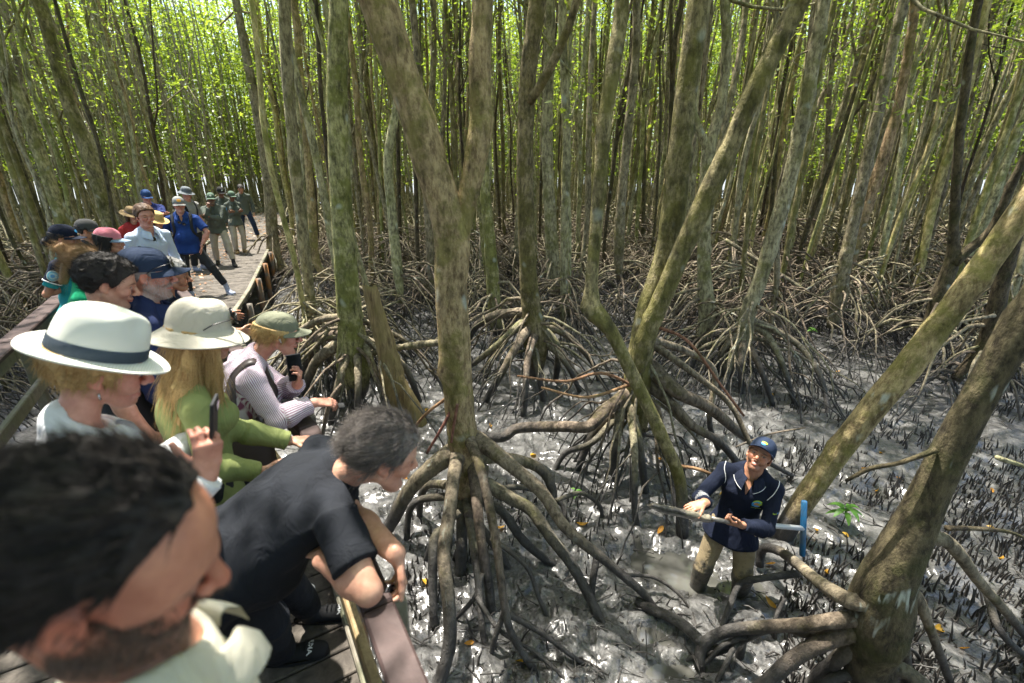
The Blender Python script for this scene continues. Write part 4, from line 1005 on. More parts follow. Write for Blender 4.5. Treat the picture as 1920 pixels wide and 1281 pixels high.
def face_colour(v, C, R, s, skin, opt):
    p = (v - C) @ R / s; x, y, z = np.abs(p[:, 0]), p[:, 1], p[:, 2]; c = np.tile(np.array(skin, np.float32), (len(v), 1))
    inh = (np.abs(p) < .16).all(1)
    def paint(m, col, a=1.0):
        m = (np.clip(m, 0, 1) * a * inh)[:, None]; c[:] = c * (1 - m) + np.array(col) * m
    ss = lambda d, a, b: 1 - np.clip((d - a) / (b - a), 0, 1)
    red = np.array(skin) * (1.12, .72, .66)
    paint(ss(np.sqrt(((x - .042) / .026) ** 2 + ((z + .022) / .022) ** 2), .3, 1.2) * (y > .03), red, .5); paint(ss(np.hypot(x / .018, (z + .028) / .018), .3, 1.2) * (y > .09), red, .55)
    paint(ss(np.abs(x - .08), .0, .02) * ss(np.hypot(y + .01, z), .03, .045), red, .5)
    lip = ss(np.hypot(x / .024, (z + .063) / (.012 + .004 * bool(opt.get('smile')))), .75, 1.1) * (y > .07)
    paint(lip, opt.get('lip', np.array(skin) * (.95, .5, .5)), .75)
    if opt.get('smile'): paint(ss(np.hypot(x / .0165, (z + .0630) / .0042), .8, 1.1) * (y > .07), (.6, .57, .52))
    else: paint(ss(np.hypot(x / .021, (z + .0628) / .0016), .6, 1.6) * (y > .075), np.array(skin) * .3, .8)
    br = np.hypot((x - .033) / .021, (z - .0235 + 4.5 * (x - .033) ** 2) / .0048); paint(ss(br, .6, 1.25) * (y > .06), opt.get('brow', DARK), .8)
    ey = np.hypot((x - .033) / .0115, (z - .002) / .0046); paint(ss(ey, .8, 1.15) * (y > .07), (.42, .39, .36)); gx = opt.get('gaze', 0)
    paint(ss(np.hypot(p[:, 0] - np.sign(p[:, 0]) * .033 - gx, z - .002), .0046, .0068) * (ey < 1) * (y > .07), (.025, .017, .012))
    paint(ss(np.abs(np.hypot((x - .033) / .0135, (z - .0035) / .0062) - 1), .05, .28) * (z > .002) * (y > .07), np.array(opt.get('brow', DARK)) * 1.1 + .01, .85)
    st = opt.get('stubble')
    if st:
        bd = ((z < -.035) & (y > -.02) | (z < -.015) & (x > .05) & (y > -.01)).astype(float) * ss(z, -.06, -.03) * (1 - ss(np.hypot(x / .028, (z + .063) / .012), .8, 1.1)) * (z > -.135)
        paint(bd, st[0], st[1]); paint(ss(np.hypot(x / .03, (z + .048) / .007), .7, 1.2) * (y > .08), st[0], st[1])
    return c
UP = V3(0, 0, 1)
def mk(name, v, q, mat, T, col=None, fattr=None, parent=None):
    """mesh from world-space vertices under the thing T (or under one of its parts)"""
    o = mesh_obj(name, mesh_data(name, v - np.array(T.location), q, None, True, col, fattr), mat, parent or T); return o
def mkb(name, mb, mat, T, parent=None, smooth=True, fattr=None):
    mb.v = [x - np.array(T.location) for x in mb.v]; return mesh_obj(name, mb.data(name, smooth, None, fattr), mat, parent or T)
def folds(amp, f1=9., f2=24., stretch=(1, 1, .55), seed=0):
    st = np.array(stretch, np.float32)
    def mod(p, D):
        m = np.abs(D) < .05
        if m.any():
            q = p[m] * st; n = (1 - np.abs(vnoise(q * f1 + seed)) * 1.6) * .7 + .45 * vnoise(q * f2 + seed * 2 + 7) + .5 * vnoise(q * f1 * .5 + 3 + seed); D[m] -= (amp * n - amp * .3).astype(np.float32)
        return D
    return mod
def strand_mesh(root, dirs, L, r, g, m=5, curl=.0, fall=0.0):
    """thin tapering hairs: roots (n,3), start directions, lengths"""
    n = len(root); t = np.linspace(0, 1, m); d = dirs / (np.linalg.norm(dirs, axis=1)[:, None] + 1e-9); P = np.zeros((n, m, 3)); p = root.copy(); P[:, 0] = p
    for i in range(1, m):
        d = d + g.standard_normal((n, 3)) * curl + V3(0, 0, -fall); d /= np.linalg.norm(d, axis=1)[:, None]; p = p + d * (L / (m - 1))[:, None]; P[:, i] = p
    T = np.gradient(P, axis=1); T /= np.linalg.norm(T, axis=2)[..., None] + 1e-9
    X = np.cross(T, V3(.37, .21, .9)); X /= np.linalg.norm(X, axis=2)[..., None] + 1e-9; Y = np.cross(T, X); a = np.arange(3) * 2 * PI / 3
    rad = (r * (1 - .85 * t))[None, :, None, None] if np.isscalar(r) else (r[:, None] * (1 - .85 * t)[None])[:, :, None, None]
    v = P[:, :, None] + rad * (X[:, :, None] * np.cos(a)[None, None, :, None] + Y[:, :, None] * np.sin(a)[None, None, :, None])
    b = (np.arange(n) * m * 3)[:, None, None]; i = (np.arange(m - 1) * 3)[None, :, None]; j = np.arange(3)[None, None]; k = (j + 1) % 3
    q = np.stack([b + i + j, b + i + k, b + i + 3 + k, b + i + 3 + j], -1).reshape(-1, 4); return v.reshape(-1, 3), q, np.repeat(g.random(n), m * 3)

class Fig: pass
def person(label, xy, facing, H=1.75, sex='m', floor=DECK, pelvis=None, neck=None, head=None, look=None, roll=0, lean=4, side=0, twist=0, fat=1.0, skin='fair', arms=None, feet=None,
           shirt=None, trousers=None, shoes=None, vb=.0055, vc=.009, face=None, hs=1.0, group=None, legs=True, bust=None, fold=.006, neckw=1.0, right=None):
    F = Fig(); k = H / 1.75; f = nrm(V3(facing[0], facing[1], 0)); r = np.cross(f, UP); F.f, F.r, F.k = f, r, k; base = V3(xy[0], xy[1], floor)
    T = empty('person', base, label, 'person', group); F.T = T; male = sex == 'm'; face = dict(face or {}); face['sex'] = sex
    P = base + UP * .535 * H if pelvis is None else np.asarray(pelvis, float)
    if neck is None:
        u = rot(r, -lean) @ UP; u = rot(f, side) @ u; N = P + u * .300 * H
    else: N = np.asarray(neck, float); u = nrm(N - P)
    fc = nrm(rot(UP, -twist) @ f); rc = nrm(np.cross(fc, u)) if right is None else nrm(np.asarray(right, float) - u * (np.asarray(right, float) @ u)); fc = np.cross(u, rc); F.u, F.rc, F.fc, F.P, F.N = u, rc, fc, P, N
    lk = nrm(look if look is not None else f + V3(0, 0, -.1)); R = basis(lk, UP * .8 + u * .2); R = np.column_stack([*(rot(R[:, 1], roll) @ R).T]); F.R = R
    C = N + nrm(u * .7 + UP * .3) * .135 * k + R[:, 2] * .035 + lk * .022 if head is None else np.asarray(head, float); F.C = C; s = hs * k ** .5 * (1.0 if male else .95); F.s = s
    sw = (.19 if male else .168) * k * (1 + (fat - 1) * .4)
    S = {+1: N - u * .075 * k + rc * sw - fc * .01, -1: N - u * .075 * k - rc * sw - fc * .01}
    F.E = {}; F.W = {}; F.S = S
    arms = arms or {}; A = {}
    for sd in (1, -1):
        a = dict(arms.get(sd, {})); up_, fo = .295 * k, .262 * k
        if 'wrist' in a: W = np.asarray(a['wrist'], float)
        else: W = S[sd] - UP * .53 * k + rc * sd * .07 + f * .05
        if 'elbow' in a: E = np.asarray(a['elbow'], float)
        else: E, W = ik(S[sd], W, up_, fo, a.get('pole', -f * .8 + rc * sd * .6 - UP * .4))
        a.setdefault('hd', W - E); a.setdefault('hn', -rc * sd); a.setdefault('curl', (22, 26, 30, 34)); A[sd] = a; F.E[sd] = E; F.W[sd] = W
    hip = {sd: P - u * .02 + r * sd * .086 * k for sd in (1, -1)}
    feet = feet or {}; FT = {}; KN = {}
    for sd in (1, -1):
        ft = np.asarray(feet.get(sd, base + r * sd * .11 + V3(0, 0, 0)), float); FT[sd] = ft
        an = ft + UP * .085 * k - f * .03; kn, an = ik(hip[sd], an, .245 * H, .225 * H, f + r * sd * .25); KN[sd] = (kn, an)
    F.KN, F.FT = KN, FT
    wa = P + u * .115 * k; ch = N - u * .165 * k; fw = fat
    def torso(B, e, low=.06, kk=.03, flat=1.0, fl=0.0):
        q = k * fw; bb = 1.0 if male else .93
        B.cone(P - u * low, wa, (.158 * k * (fw * .5 + .5) + e + fl, .112 * q + e + fl), (.142 * q * bb + e, .1 * q + e), kk, rc, 1, flat)
        B.cone(wa, ch, (.142 * q * bb + e, .1 * q + e), ((.166 if male else .148) * k * (fw * .5 + .5) + e, .112 * k * (fw * .6 + .4) + e), kk, rc)
        B.cone(ch, N - u * .045 * k, ((.16 if male else .14) * k + e, .108 * k + e), (.10 * k + e, .072 * k + e), kk, rc)
        B.cone(S[1], S[-1], .044 * k + e, None, .035, fc)
        for sd in (1, -1):
            B.cone(N + u * .045 * k - fc * .01, S[sd] * .75 + N * .25 + u * .01, .04 * k + e * .6, .034 * k + e * .6, .03); B.ell(P - u * .05 + r * sd * .07 * k - f * .05 * q, (.085 * q + e), None, .03)
            if not male: B.ell(ch + rc * sd * .072 * k + fc * .085 * k * fw - u * .02, np.array((.062, .062, .06)) * k * fw * (bust or 1) + e, None, .03)
        if fw > 1.08: B.ell(wa + fc * .06 * q + u * .03, np.array((.13, .13, .13)) * q * .95 + e * .7, None, .05)
    aw = (1.0 if male else .84) * k * (fat * .5 + .5)
    def arm(B, e, sd, to=2.0, kk=.02, flat=1.0, e2=None):
        e2 = e if e2 is None else e2; t1 = min(to, 1); E1 = S[sd] + (F.E[sd] - S[sd]) * t1
        B.cone(S[sd], E1, .049 * aw + e * .8, (.051 + (.0355 - .051) * t1) * aw + (e2 if to <= 1 else e), kk, None, 1, flat if to <= 1 else 1)
        if to > 1:
            W1 = F.E[sd] + (F.W[sd] - F.E[sd]) * (to - 1); B.cone(F.E[sd], F.E[sd] + (W1 - F.E[sd]) * .35, .0365 * aw + e, .0425 * aw + e, kk * .7); B.cone(F.E[sd] + (W1 - F.E[sd]) * .3, W1, .0425 * aw + e, (.0425 - .015 * (to - 1)) * aw + e2, kk, None, 1, flat)
    # ---- the body: one continuous surface from head to fingertips
    B = Sdf(); torso(B, -.004)
    B.cone(N - u * .02, C + R @ (V3(0, -.03, -.05) * s), .058 * k * neckw * (1 if male else .86), .053 * k * neckw * (1 if male else .84), .025)
    for sd in (1, -1):
        arm(B, 0, sd); a = A[sd]; hand(B, F.W[sd], a['hd'], a['hn'], a.get('thumb_side', sd), a['curl'], k * (1.0 if male else .92), a.get('thumb', 30)); F.hand = getattr(F, 'hand', {}); F.hand[sd] = a
        if legs: B.cone(hip[sd], hip[sd] * .45 + KN[sd][0] * .55, .082 * k, .06 * k, .02)
    face_prims(B, C, R, s, sex, face); v, q = B.mesh(vb); F.body = mk('body', v, q, M['skin'], T, face_colour(v, C, R, s, SKIN[skin] if isinstance(skin, str) else skin, face))
    # ---- clothes
    sd_ = hash(label) % 97 if False else sum(map(ord, label)) % 97
    if shirt:
        sl, mt, hem, nk = shirt['sleeve'], shirt['mat'], shirt.get('hem', .1), shirt.get('neck', .02); B = Sdf(); B.margin = .02
        e = shirt.get('e', .013); torso(B, e, hem, .035, .25, shirt.get('flare', .03))
        for sd in (1, -1):
            to = shirt.get('to', .74) if sl == 'short' else shirt.get('to', 1.95) if not isinstance(shirt.get('to'), dict) else shirt['to'][sd]
            arm(B, e + .004, sd, to, .025, .12, e + (.014 if sl == 'short' else .006))
        B.cone(N - u * nk, C, .061 * k * neckw * (1 if male else .9), .058 * k, .012, None, -1)
        if shirt.get('vee'): B.cone(N - u * .0 + fc * .07, N - u * shirt['vee'] + fc * .13, (.045, .05), (.006, .05), .008, rc, -1)
        B.mod = folds(fold, seed=sd_); v, q = B.mesh(vc); fa = None
        if shirt.get('stripes'):
            # threads run along the body and down the sleeves: stripe coordinate across the nearest limb
            d = np.full(len(v), 9.); st = np.zeros(len(v))
            for (a0, a1, x, rr) in [(P, N, rc, .14)] + [(S[i], F.E[i], fc, .055) for i in (1, -1)] + [(F.E[i], F.W[i], fc, .045) for i in (1, -1)]:
                L = np.linalg.norm(a1 - a0); z = (a1 - a0) / L; h = np.clip((v - a0) @ z, 0, L); o = v - a0 - h[:, None] * z; x = nrm(x - z * (x @ z)); y = np.cross(z, x)
                dd = np.linalg.norm(o, axis=1) - rr; ang = np.arctan2(o @ y, o @ x); m = dd < d; d[m] = dd[m]; st[m] = (ang * rr if rr < .1 else (v - a0) @ x)[m]
            fa = {'tone': st}
        F.shirt = mk('shirt', v, q, mt, T, None, fa)
        if sl == 'short' or shirt.get('cuff'): pass
        if shirt.get('collar'):
            w_ = shirt.get('cw', 1.0); th = np.linspace(-PI + .32, PI - .32, 40); G = np.zeros((6, 40, 3)); nr = .064 * k * neckw * (1 if male else .9); up2 = nrm(u * .6 + R[:, 2] * .2 + UP * .2)
            for j, t in enumerate(th):
                d = -fc * math.cos(t) * 1.08 + rc * math.sin(t); fr = (abs(t) / PI) ** 2; c0 = N - u * (.012 + .035 * fr) + fc * (.012 + .02 * fr)
                for i, (rr, zz) in enumerate(((.0, -.004), (.001, .026), (.006, .036), (.014, .03), (.026 + .012 * fr, .006 - .006 * fr), (.036 + .02 * fr, -.016 - .03 * fr))): G[i, j] = c0 + d * (nr + rr * w_) + up2 * (zz * w_ * (1 - .35 * fr * (i < 4)))
            m = MB(); m.grid(G); m.grid(G - (UP * .003), flip=True); F.collar = mkb('collar', m, shirt.get('cmat', mt), T)
    if trousers:
        B = Sdf(); B.margin = .02; q_ = k * fw; cut = trousers.get('cut', .97)
        B.cone(P - u * .05, P + u * .075 * k, (.158 * k * (fw * .5 + .5) + .012, .112 * q_ + .014), (.142 * q_ + .013, .102 * q_ + .013), .03, rc, 1, .2)
        for sd in (1, -1):
            kn, an = KN[sd]; B.cone(hip[sd], kn, .083 * k * (fw * .4 + .6) + .008, .06 * k + .014, .03); B.cone(kn, kn + (an - kn) * cut, .06 * k + .014, .05 * k + .014, .02, None, 1, .15); B.ell(P - u * .05 + r * sd * .07 * k - f * .05 * q_, (.085 * q_ + .013), None, .03)
        B.mod = folds(.008, 8., 20., seed=sd_ + 5); v, q = B.mesh(vc); F.trousers = mk('trousers', v, q, trousers['mat'], T)
    if shoes:
        for sd in (1, -1):
            kn, an = KN[sd]; ft = FT[sd]; d = nrm(f + r * sd * shoes.get('out', .2)); d = np.asarray(shoes['dir'][sd]) if 'dir' in shoes else d; d = nrm(d); B = Sdf(); l = np.cross(d, UP); o = ft - d * .06 * k
            B.cone(o + UP * .04, o + d * .16 * k + UP * .036, (.037, .04), (.045, .03), .02, l); B.ell(o + d * .185 * k + UP * .03, (.045, .045, .03), None, .02); B.cone(o + UP * .05, an + UP * shoes.get('high', .0), .042, .044, .03)
            v, q = B.mesh(.008); v[:, 2] = np.maximum(v[:, 2], floor + .008); so_ = mk('shoe', v, q, shoes['mat'], T); F.shoe = getattr(F, 'shoe', {}); F.shoe[sd] = so_
            G = np.zeros((3, 28, 3)); a = np.linspace(0, 2 * PI, 28, endpoint=False); m = MB()
            for i, zz in enumerate((.001, .012, .022)):
                for j, t in enumerate(a):
                    x = math.sin(t); G[i, j] = o * V3(1, 1, 0) + UP * (floor + zz + (.0 if FT[sd][2] <= floor + .06 else FT[sd][2] - floor)) + d * (.075 + .155 * math.cos(t)) * k + l * x * (.044 + .008 * math.cos(t))
            m.grid(G, True); mkb('sole', m, shoes.get('sole', shoes['mat']), T, so_)
    return F
def L(F, x, y, z): return F.C + F.R @ (V3(x, y, z) * F.s)

def hair(F, kind, style='short', t=.012, recede=0.0, locks=(), strands=0, sl=.045, sr=.0009, comb=(0, -1, -.5), vox=.005, rough=.006, fall=.0, side_low=0.0, curl=.12, top=None, lift=.22):
    B = Sdf(); B.margin = .015; s = F.s; w = lambda x, y, z: L(F, x, y, z)
    B.ell(w(0, -.018, .038), np.array((.077 + t, .099 + t, .085 + t)) * s, F.R, .02); B.ell(w(0, .042, .034), np.array((.064 + t * .7, .05 + t * .8, .068 + t)) * s, F.R, .02)
    prof = {'short': ([-.13, -.085, -.045, -.02, .0, .018, .035, .05, .075, .1], [-.07, -.075, -.05, .012, .02, -.004, .01, .045, .072, .086]),
            'bob': ([-.13, -.05, .0, .02, .035, .05, .075, .1], [-.14, -.14, -.12, -.11, .02, .05, .07, .082]), 'up': ([-.13, -.085, -.045, -.02, .02, .05, .075, .1], [-.06, -.07, -.03, .008, .02, .05, .072, .084])}[style if style in ('short', 'bob') else 'up']
    yy, zz = np.array(prof[0]), np.array(prof[1]) + np.interp(prof[0], [-.02, .045, .1], [0, recede, recede]) - side_low * (np.abs(np.array(prof[0])) < .04)
    if style == 'bob':
        for x in (-1, 1): B.cone(w(x * .062, -.02, .03), w(x * .07, .0, -.105), (.03 * s, .045 * s), (.022 * s, .04 * s), .03, F.R[:, 0])
        B.cone(w(0, -.07, .0), w(0, -.075, -.10), (.07 * s, .035 * s), (.065 * s, .03 * s), .03, F.R[:, 0])
    nc = len(B.P)
    st = np.array((1, .5, .5)) if style != 'bob' else np.array((1, 1, .2))
    R, C = F.R.astype(np.float32), F.C.astype(np.float32)
    def mod(p, D):
        m = np.abs(D) < .06
        if m.any():
            q = (p[m] - C) @ R / s; n1 = vnoise(q * st * 60); n2 = vnoise(q * st * 130 + 9); d = D[m] - rough * (1 - np.abs(n1) * 1.4) - rough * .4 * n2
            if style != 'free': d = np.maximum(d, (np.interp(q[:, 1], yy, zz) - q[:, 2] + .006 * n1) * .8 * s)
            if top is not None: d = np.maximum(d, (q[:, 2] + .08 * q[:, 1] - top) * s)
            D[m] = d
        return D
    B.mod = mod; v, q = B.mesh(vox); 
    if locks:
        B2 = Sdf(); B2.margin = .01
        for (a, b, ra, rb) in locks: B2.cone(a, b, ra, rb, .025, F.R[:, 0])
        def mod2(p, D):
            m = np.abs(D) < .05
            if m.any(): D[m] -= (.009 * (1 - np.abs(vnoise(p[m] * np.array([34, 34, 7.]) + 3)) * 1.5) + .004 * vnoise(p[m] * np.array([90, 90, 12.]))).astype(np.float32)
            return D
        B2.mod = mod2; v2, q2 = B2.mesh(vox * 1.2); q = np.vstack([q, q2 + len(v)]); v = np.vstack([v, v2])
    g = np.random.default_rng(len(v)); tone = .5 + .5 * vnoise(((v - F.C) @ F.R) * np.array([45, 14, 14.]))
    if strands:
        n = vert_normals(v, q); out = (n * (v - (F.C + F.R[:, 2] * .02))).sum(1) > -.02; zl = ((v - F.C) @ F.R)[:, 2]; ok = np.nonzero(out & (zl < (top - .012 if top is not None else 9) * s))[0]; i = g.choice(ok, strands); c = F.R @ nrm(comb); d = c - n[i] * (n[i] @ c)[:, None]; d = d / (np.linalg.norm(d, axis=1)[:, None] + .15) + n[i] * lift + g.standard_normal((strands, 3)) * curl
        sv, sq, stn = strand_mesh(v[i] - n[i] * .002, d, sl * g.uniform(.5, 1.2, strands), sr, g, 5, .06, fall); q = np.vstack([q, sq + len(v)]); v = np.vstack([v, sv]); tone = np.concatenate([tone, stn * .45 + .6 * np.repeat(np.clip(tone[i], 0, 1), 15)])
    F.hair = mk('hair', v, q, hair_mat(kind), F.T, None, {'tone': tone}); return F.hair
def beard(F, kind, n=700, ln=.012, low=-.03, r=.0007):
    me = F.body.data; v = np.empty(len(me.vertices) * 3); me.vertices.foreach_get('co', v); v = v.reshape(-1, 3) + np.array(F.T.location); p = (v - F.C) @ F.R / F.s
    ok = np.nonzero(((p[:, 2] < low) | (p[:, 2] < .0) & (np.abs(p[:, 0]) > .055)) & (p[:, 1] > -.015) & (np.abs(p).max(1) < .14) & (p[:, 2] > -.118) & (np.hypot(p[:, 0] / .025, (p[:, 2] + .063) / .009) > 1))[0]
    if len(ok) == 0: return
    g = np.random.default_rng(3); i = g.choice(ok, n); out = v[i] - (F.C + F.R @ V3(0, .02, -.04)); out /= np.linalg.norm(out, axis=1)[:, None]
    sv, sq, t = strand_mesh(v[i] - out * .001, out * .5 - F.R[:, 2] * .9 + g.standard_normal((n, 3)) * .3, ln * g.uniform(.6, 1.3, n), r, g, 3); mk('beard', sv, sq, hair_mat(kind), F.T, None, {'tone': t})

def hat_dome(F, a, b, h, z0, yc=-.012, tilt=0, n=36, m=10, p=.75, mod=None):
    """rows of head-space points from the rim to the top"""
    G = np.zeros((m, n, 3)); Rt = rot((1, 0, 0), tilt)
    for i in range(m):
        u = 1 - (1 - i / (m - 1)) ** 1.8
        for j in range(n):
            t = 2 * PI * j / n; c = math.cos(u * PI / 2) ** p; q = V3(a * c * math.cos(t), b * c * math.sin(t), h * math.sin(u * PI / 2))
            if mod: q = mod(q, u, t)
            G[i, j] = Rt @ q + V3(0, yc, z0)
    return G
def toworld(F, G): return F.C + (G.reshape(-1, 3) @ F.R.T * F.s).reshape(G.shape)
def two_sided(m, G, th, F, closed=False):
    m.grid(toworld(F, G), closed); m.grid(toworld(F, G - np.array([0, 0, th])), closed, True)
    for e in (0, -1):
        m.grid(toworld(F, np.stack([G[e], G[e] - np.array([0, 0, th])])), closed, e == 0)
def cap(F, mat, brim_mat=None, z0=.038, tilt=4, a=.0885, b=.114, h=.1, bl=.075, badge=None, panel=True, rot_z=0):
    m = MB(); G = hat_dome(F, a, b, h, z0, -.012, tilt)
    band = G[:1] - np.array([0, 0, .012]); m.grid(toworld(F, np.concatenate([band, G])), True); o = mkb('cap', m, mat, F.T)
    m = MB(); nt, nr = 25, 7; Q = np.zeros((nr, nt, 3)); Rt = rot((1, 0, 0), tilt)
    for i in range(nr):
        u = i / (nr - 1)
        for j in range(nt):
            t = math.radians(90 + (j / (nt - 1) - .5) * 150); x, y = a * 1.0 * math.cos(t), b * 1.0 * math.sin(t); ex = bl * (1 - (abs(j / (nt - 1) - .5) * 2) ** 2.6) ** .7
            q = V3(x * (1 + .10 * u), y + ex * u, -.010 - .10 * bl * u - 2.6 * (x * (1 + .1 * u)) ** 2 * (.55 + .45 * u) + .004); Q[i, j] = Rt @ q + V3(0, -.012, z0)
    two_sided(m, Q, .004, F); mkb('brim', m, brim_mat or mat, F.T, o)
    q = toworld(F, G[-1:]).mean((0, 1)); m = MB(); m.tube([q - F.R[:, 2] * .003, q + F.R[:, 2] * .004], [.008, .006], 10); mkb('button', m, brim_mat or mat, F.T, o)
    if badge: badge_on(F, o, *badge)
    return o
def badge_on(F, parent, mat, x, z, w, hh, y=.2):
    """a small stitched badge laid on the front of the cap"""
    me = parent.data; bv = BVHTree.FromPolygons([v.co for v in me.vertices], [p.vertices for p in me.polygons]); G = np.zeros((6, 9, 3)); loc = np.array(F.T.location)
    for i in range(6):
        for j in range(9):
            a = L(F, x + (j / 8 - .5) * w, y, z + (i / 5 - .5) * hh * math.sqrt(max(.05, 1 - (2 * j / 8 - 1) ** 2 * .8))) - loc; hit = bv.ray_cast(Vector(a), Vector(-F.R[:, 1])); G[i, j] = (np.array(hit[0]) if hit[0] is not None else a) + F.R[:, 1] * .0025 + loc
    m = MB(); m.grid(G, flip=True); mkb('badge', m, mat, F.T, parent)
def brim_hat(F, mat, a, b, h, z0, rim, droop, name='sun_hat', band=None, mod=None, p=.5, tilt=0, up=None, n=64):
    m = MB(); G = hat_dome(F, a, b, h, z0, -.012, tilt, n, 12, p, mod); Rt = rot((1, 0, 0), tilt); Q = np.zeros((9, n, 3))
    for i in range(9):
        u = i / 8
        for j in range(n):
            t = 2 * PI * j / n; q = V3((a + rim * u) * math.cos(t), (b + rim * u * (1.05 if math.sin(t) > 0 else .95)) * math.sin(t), -droop * rim * u ** 1.1 + (up(t) * u ** 2 if up else 0)); Q[i, j] = Rt @ q + V3(0, -.012, z0)
    full = np.concatenate([Q[::-1], G[1:]]); m.grid(toworld(F, full), True); m.grid(toworld(F, Q[::-1] - np.array([0, 0, .004])), True, True); m.grid(toworld(F, np.stack([Q[-1], Q[-1] - np.array([0, 0, .004])])), True, True); o = mkb(name, m, mat, F.T)
    if band:
        bm, z1 = band; k = np.zeros((4, n, 3))
        for j in range(n):
            t = 2 * PI * j / n
            for i, (zz, e) in enumerate(((.002, .0015), (.006, .0035), (z1 - .004, .0035), (z1, .0015))):
                uu = math.asin(min(1, zz / h)) / (PI / 2); c = math.cos(uu * PI / 2) ** p; q = V3((a * c + e) * math.cos(t), (b * c + e) * math.sin(t), zz); q = mod(q, uu, t) if mod else q; k[i, j] = Rt @ q + V3(0, -.012, z0)
        m = MB(); m.grid(toworld(F, k), True); mkb('hat_band', m, bm, F.T, o)
    return o
M['lens'] = mat_plain('dark_lens', (.012, .012, .014), .08, .6); M['frame'] = mat_plain('black_frame', (.012, .011, .011), .3, .5); M['silver'] = mat_plain('silver_frame', (.5, .5, .5), .25, .5, 1.0)
def glasses(F, z=.004, y=.1, pitch=0, lens=True, frame='frame', lensm='lens', sc=1.0, name='sunglasses', up=(0, 0, 0)):
    """two lenses, a bridge and temples; pitch tips them back for glasses pushed up on a hat"""
    Rt = rot((1, 0, 0), pitch); w = lambda p: L(F, *(Rt @ (np.asarray(p, float) * sc) + V3(0, y, z)))
    m = MB(); T = F.T; parts = []
    for x in (-1, 1):
        a = np.linspace(0, 2 * PI, 22); m.tube([w((x * .033 + .026 * math.cos(t), -.006 * math.cos(t) ** 2, .019 * math.sin(t) * (1 - .12 * math.cos(t) * x))) for t in a], .0019 if not lens else .0026, 6, False)
        m.tube([w((x * .058, -.006, .006)), w((x * .07, -.03, .006)), w((x * .077, -.075, .004)), w((x * .077, -.105, -.008))], .0022, 6)
    m.tube([w((-.009, 0, .006)), w((0, .003, .008)), w((.009, 0, .006))], .002, 6); o = mkb(name, m, M[frame], T)
    if lens:
        for x in (-1, 1):
            m = MB(); c = w((x * .033, -.002, 0)); ring = [w((x * .033 + .025 * math.cos(t), -.006 * math.cos(t) ** 2, .018 * math.sin(t))) for t in np.linspace(0, 2 * PI, 20, endpoint=False)]; v = np.vstack([ring, [c]]); j = np.arange(20); m.add(v, t=np.stack([j, (j + 1) % 20, np.full(20, 20)], -1)); mkb('lens', m, M[lensm], T, o)
    return o
def bvh_of(o):
    loc = np.zeros(3); p = o
    while p: loc = loc + np.array(p.location); p = p.parent
    me = o.data; return BVHTree.FromPolygons([Vector(np.array(v.co) + loc) for v in me.vertices], [p.vertices for p in me.polygons])
def strap(F, name, pts, width, mat, target=None, off=.006, thick=.003, n=30, parent=None, T=None):
    S = spline(np.array(pts, float), n); N_ = np.tile(UP, (n, 1)).astype(float)
    if target is not None:
        bv = bvh_of(target)
        for i in range(n):
            h = bv.find_nearest(Vector(S[i]))
            if h[0] is not None and h[3] < .12: S[i] = np.array(h[0]) + np.array(h[1]) * off; N_[i] = np.array(h[1])
        for _ in range(3): S[1:-1] = (S[:-2] + S[1:-1] * 2 + S[2:]) / 4; N_[1:-1] = (N_[:-2] + N_[1:-1] * 2 + N_[2:]) / 4
    t = np.gradient(S, axis=0); t /= np.linalg.norm(t, axis=1)[:, None]; w = np.cross(t, N_); w /= np.linalg.norm(w, axis=1)[:, None] + 1e-9; nn = np.cross(w, t)
    A = np.stack([S - w * width / 2 - nn * thick, S - w * width / 2 + nn * thick, S + w * width / 2 + nn * thick, S + w * width / 2 - nn * thick], 1); m = MB(); m.grid(A, True); return mkb(name, m, mat, T or F.T, parent)
def decal(name, shapes_v, quads, tris, centre, right, up, target, mat, T, parent, off=.0025):
    """flat lettering or marks (x right, y up, metres) pressed onto a garment"""
    bv = bvh_of(target); n = nrm(np.cross(right, up)); out = []
    for x, y in shapes_v:
        p = centre + right * x + up * y + n * .1; h = bv.ray_cast(Vector(p), Vector(-n), .35); q = np.array(h[0]) if h[0] is not None else p - n * .1; out.append(q + n * off)
    m = MB(); m.add(np.array(out), quads, tris); return mkb(name, m, mat, T, parent, False)
def disc(cx, cy, rx, ry, a0=0, a1=360, n=20, inner=0.0):
    t = np.radians(np.linspace(a0, a1, n)); k = np.linspace(inner, 1, 4); V = [(cx + rx * q * math.cos(a), cy + ry * q * math.sin(a)) for q in k for a in t]; Q = [(i * n + j, i * n + j + 1, (i + 1) * n + j + 1, (i + 1) * n + j) for i in range(3) for j in range(n - 1)]
    return V, [q[::-1] for q in Q]
def lettering(name, text, size, centre, right, up, target, mat, T, parent, bold=.0):
    c = bpy.data.curves.new(name, 'FONT'); c.body = text; c.size = size; c.align_x = 'CENTER'; c.align_y = 'CENTER'; c.offset = bold; c.resolution_u = 3; o = bpy.data.objects.new(name, c); COL.objects.link(o)
    dg = bpy.context.evaluated_depsgraph_get(); me = bpy.data.meshes.new_from_object(o.evaluated_get(dg)); V = [(v.co.x, v.co.y) for v in me.vertices]; tr = []
    for p in me.polygons:
        ix = list(p.vertices); tr += [(ix[0], ix[i], ix[i + 1]) for i in range(1, len(ix) - 1)]
    bpy.data.objects.remove(o); bpy.data.curves.remove(c); bpy.data.meshes.remove(me)
    return decal(name, V, None, tr, centre, right, up, target, mat, T, parent)
M['phone'] = mat_plain('phone_glass', (.01, .011, .012), .12, .5); M['phonecase'] = mat_plain('phone_case', (.015, .015, .017), .5, .4)
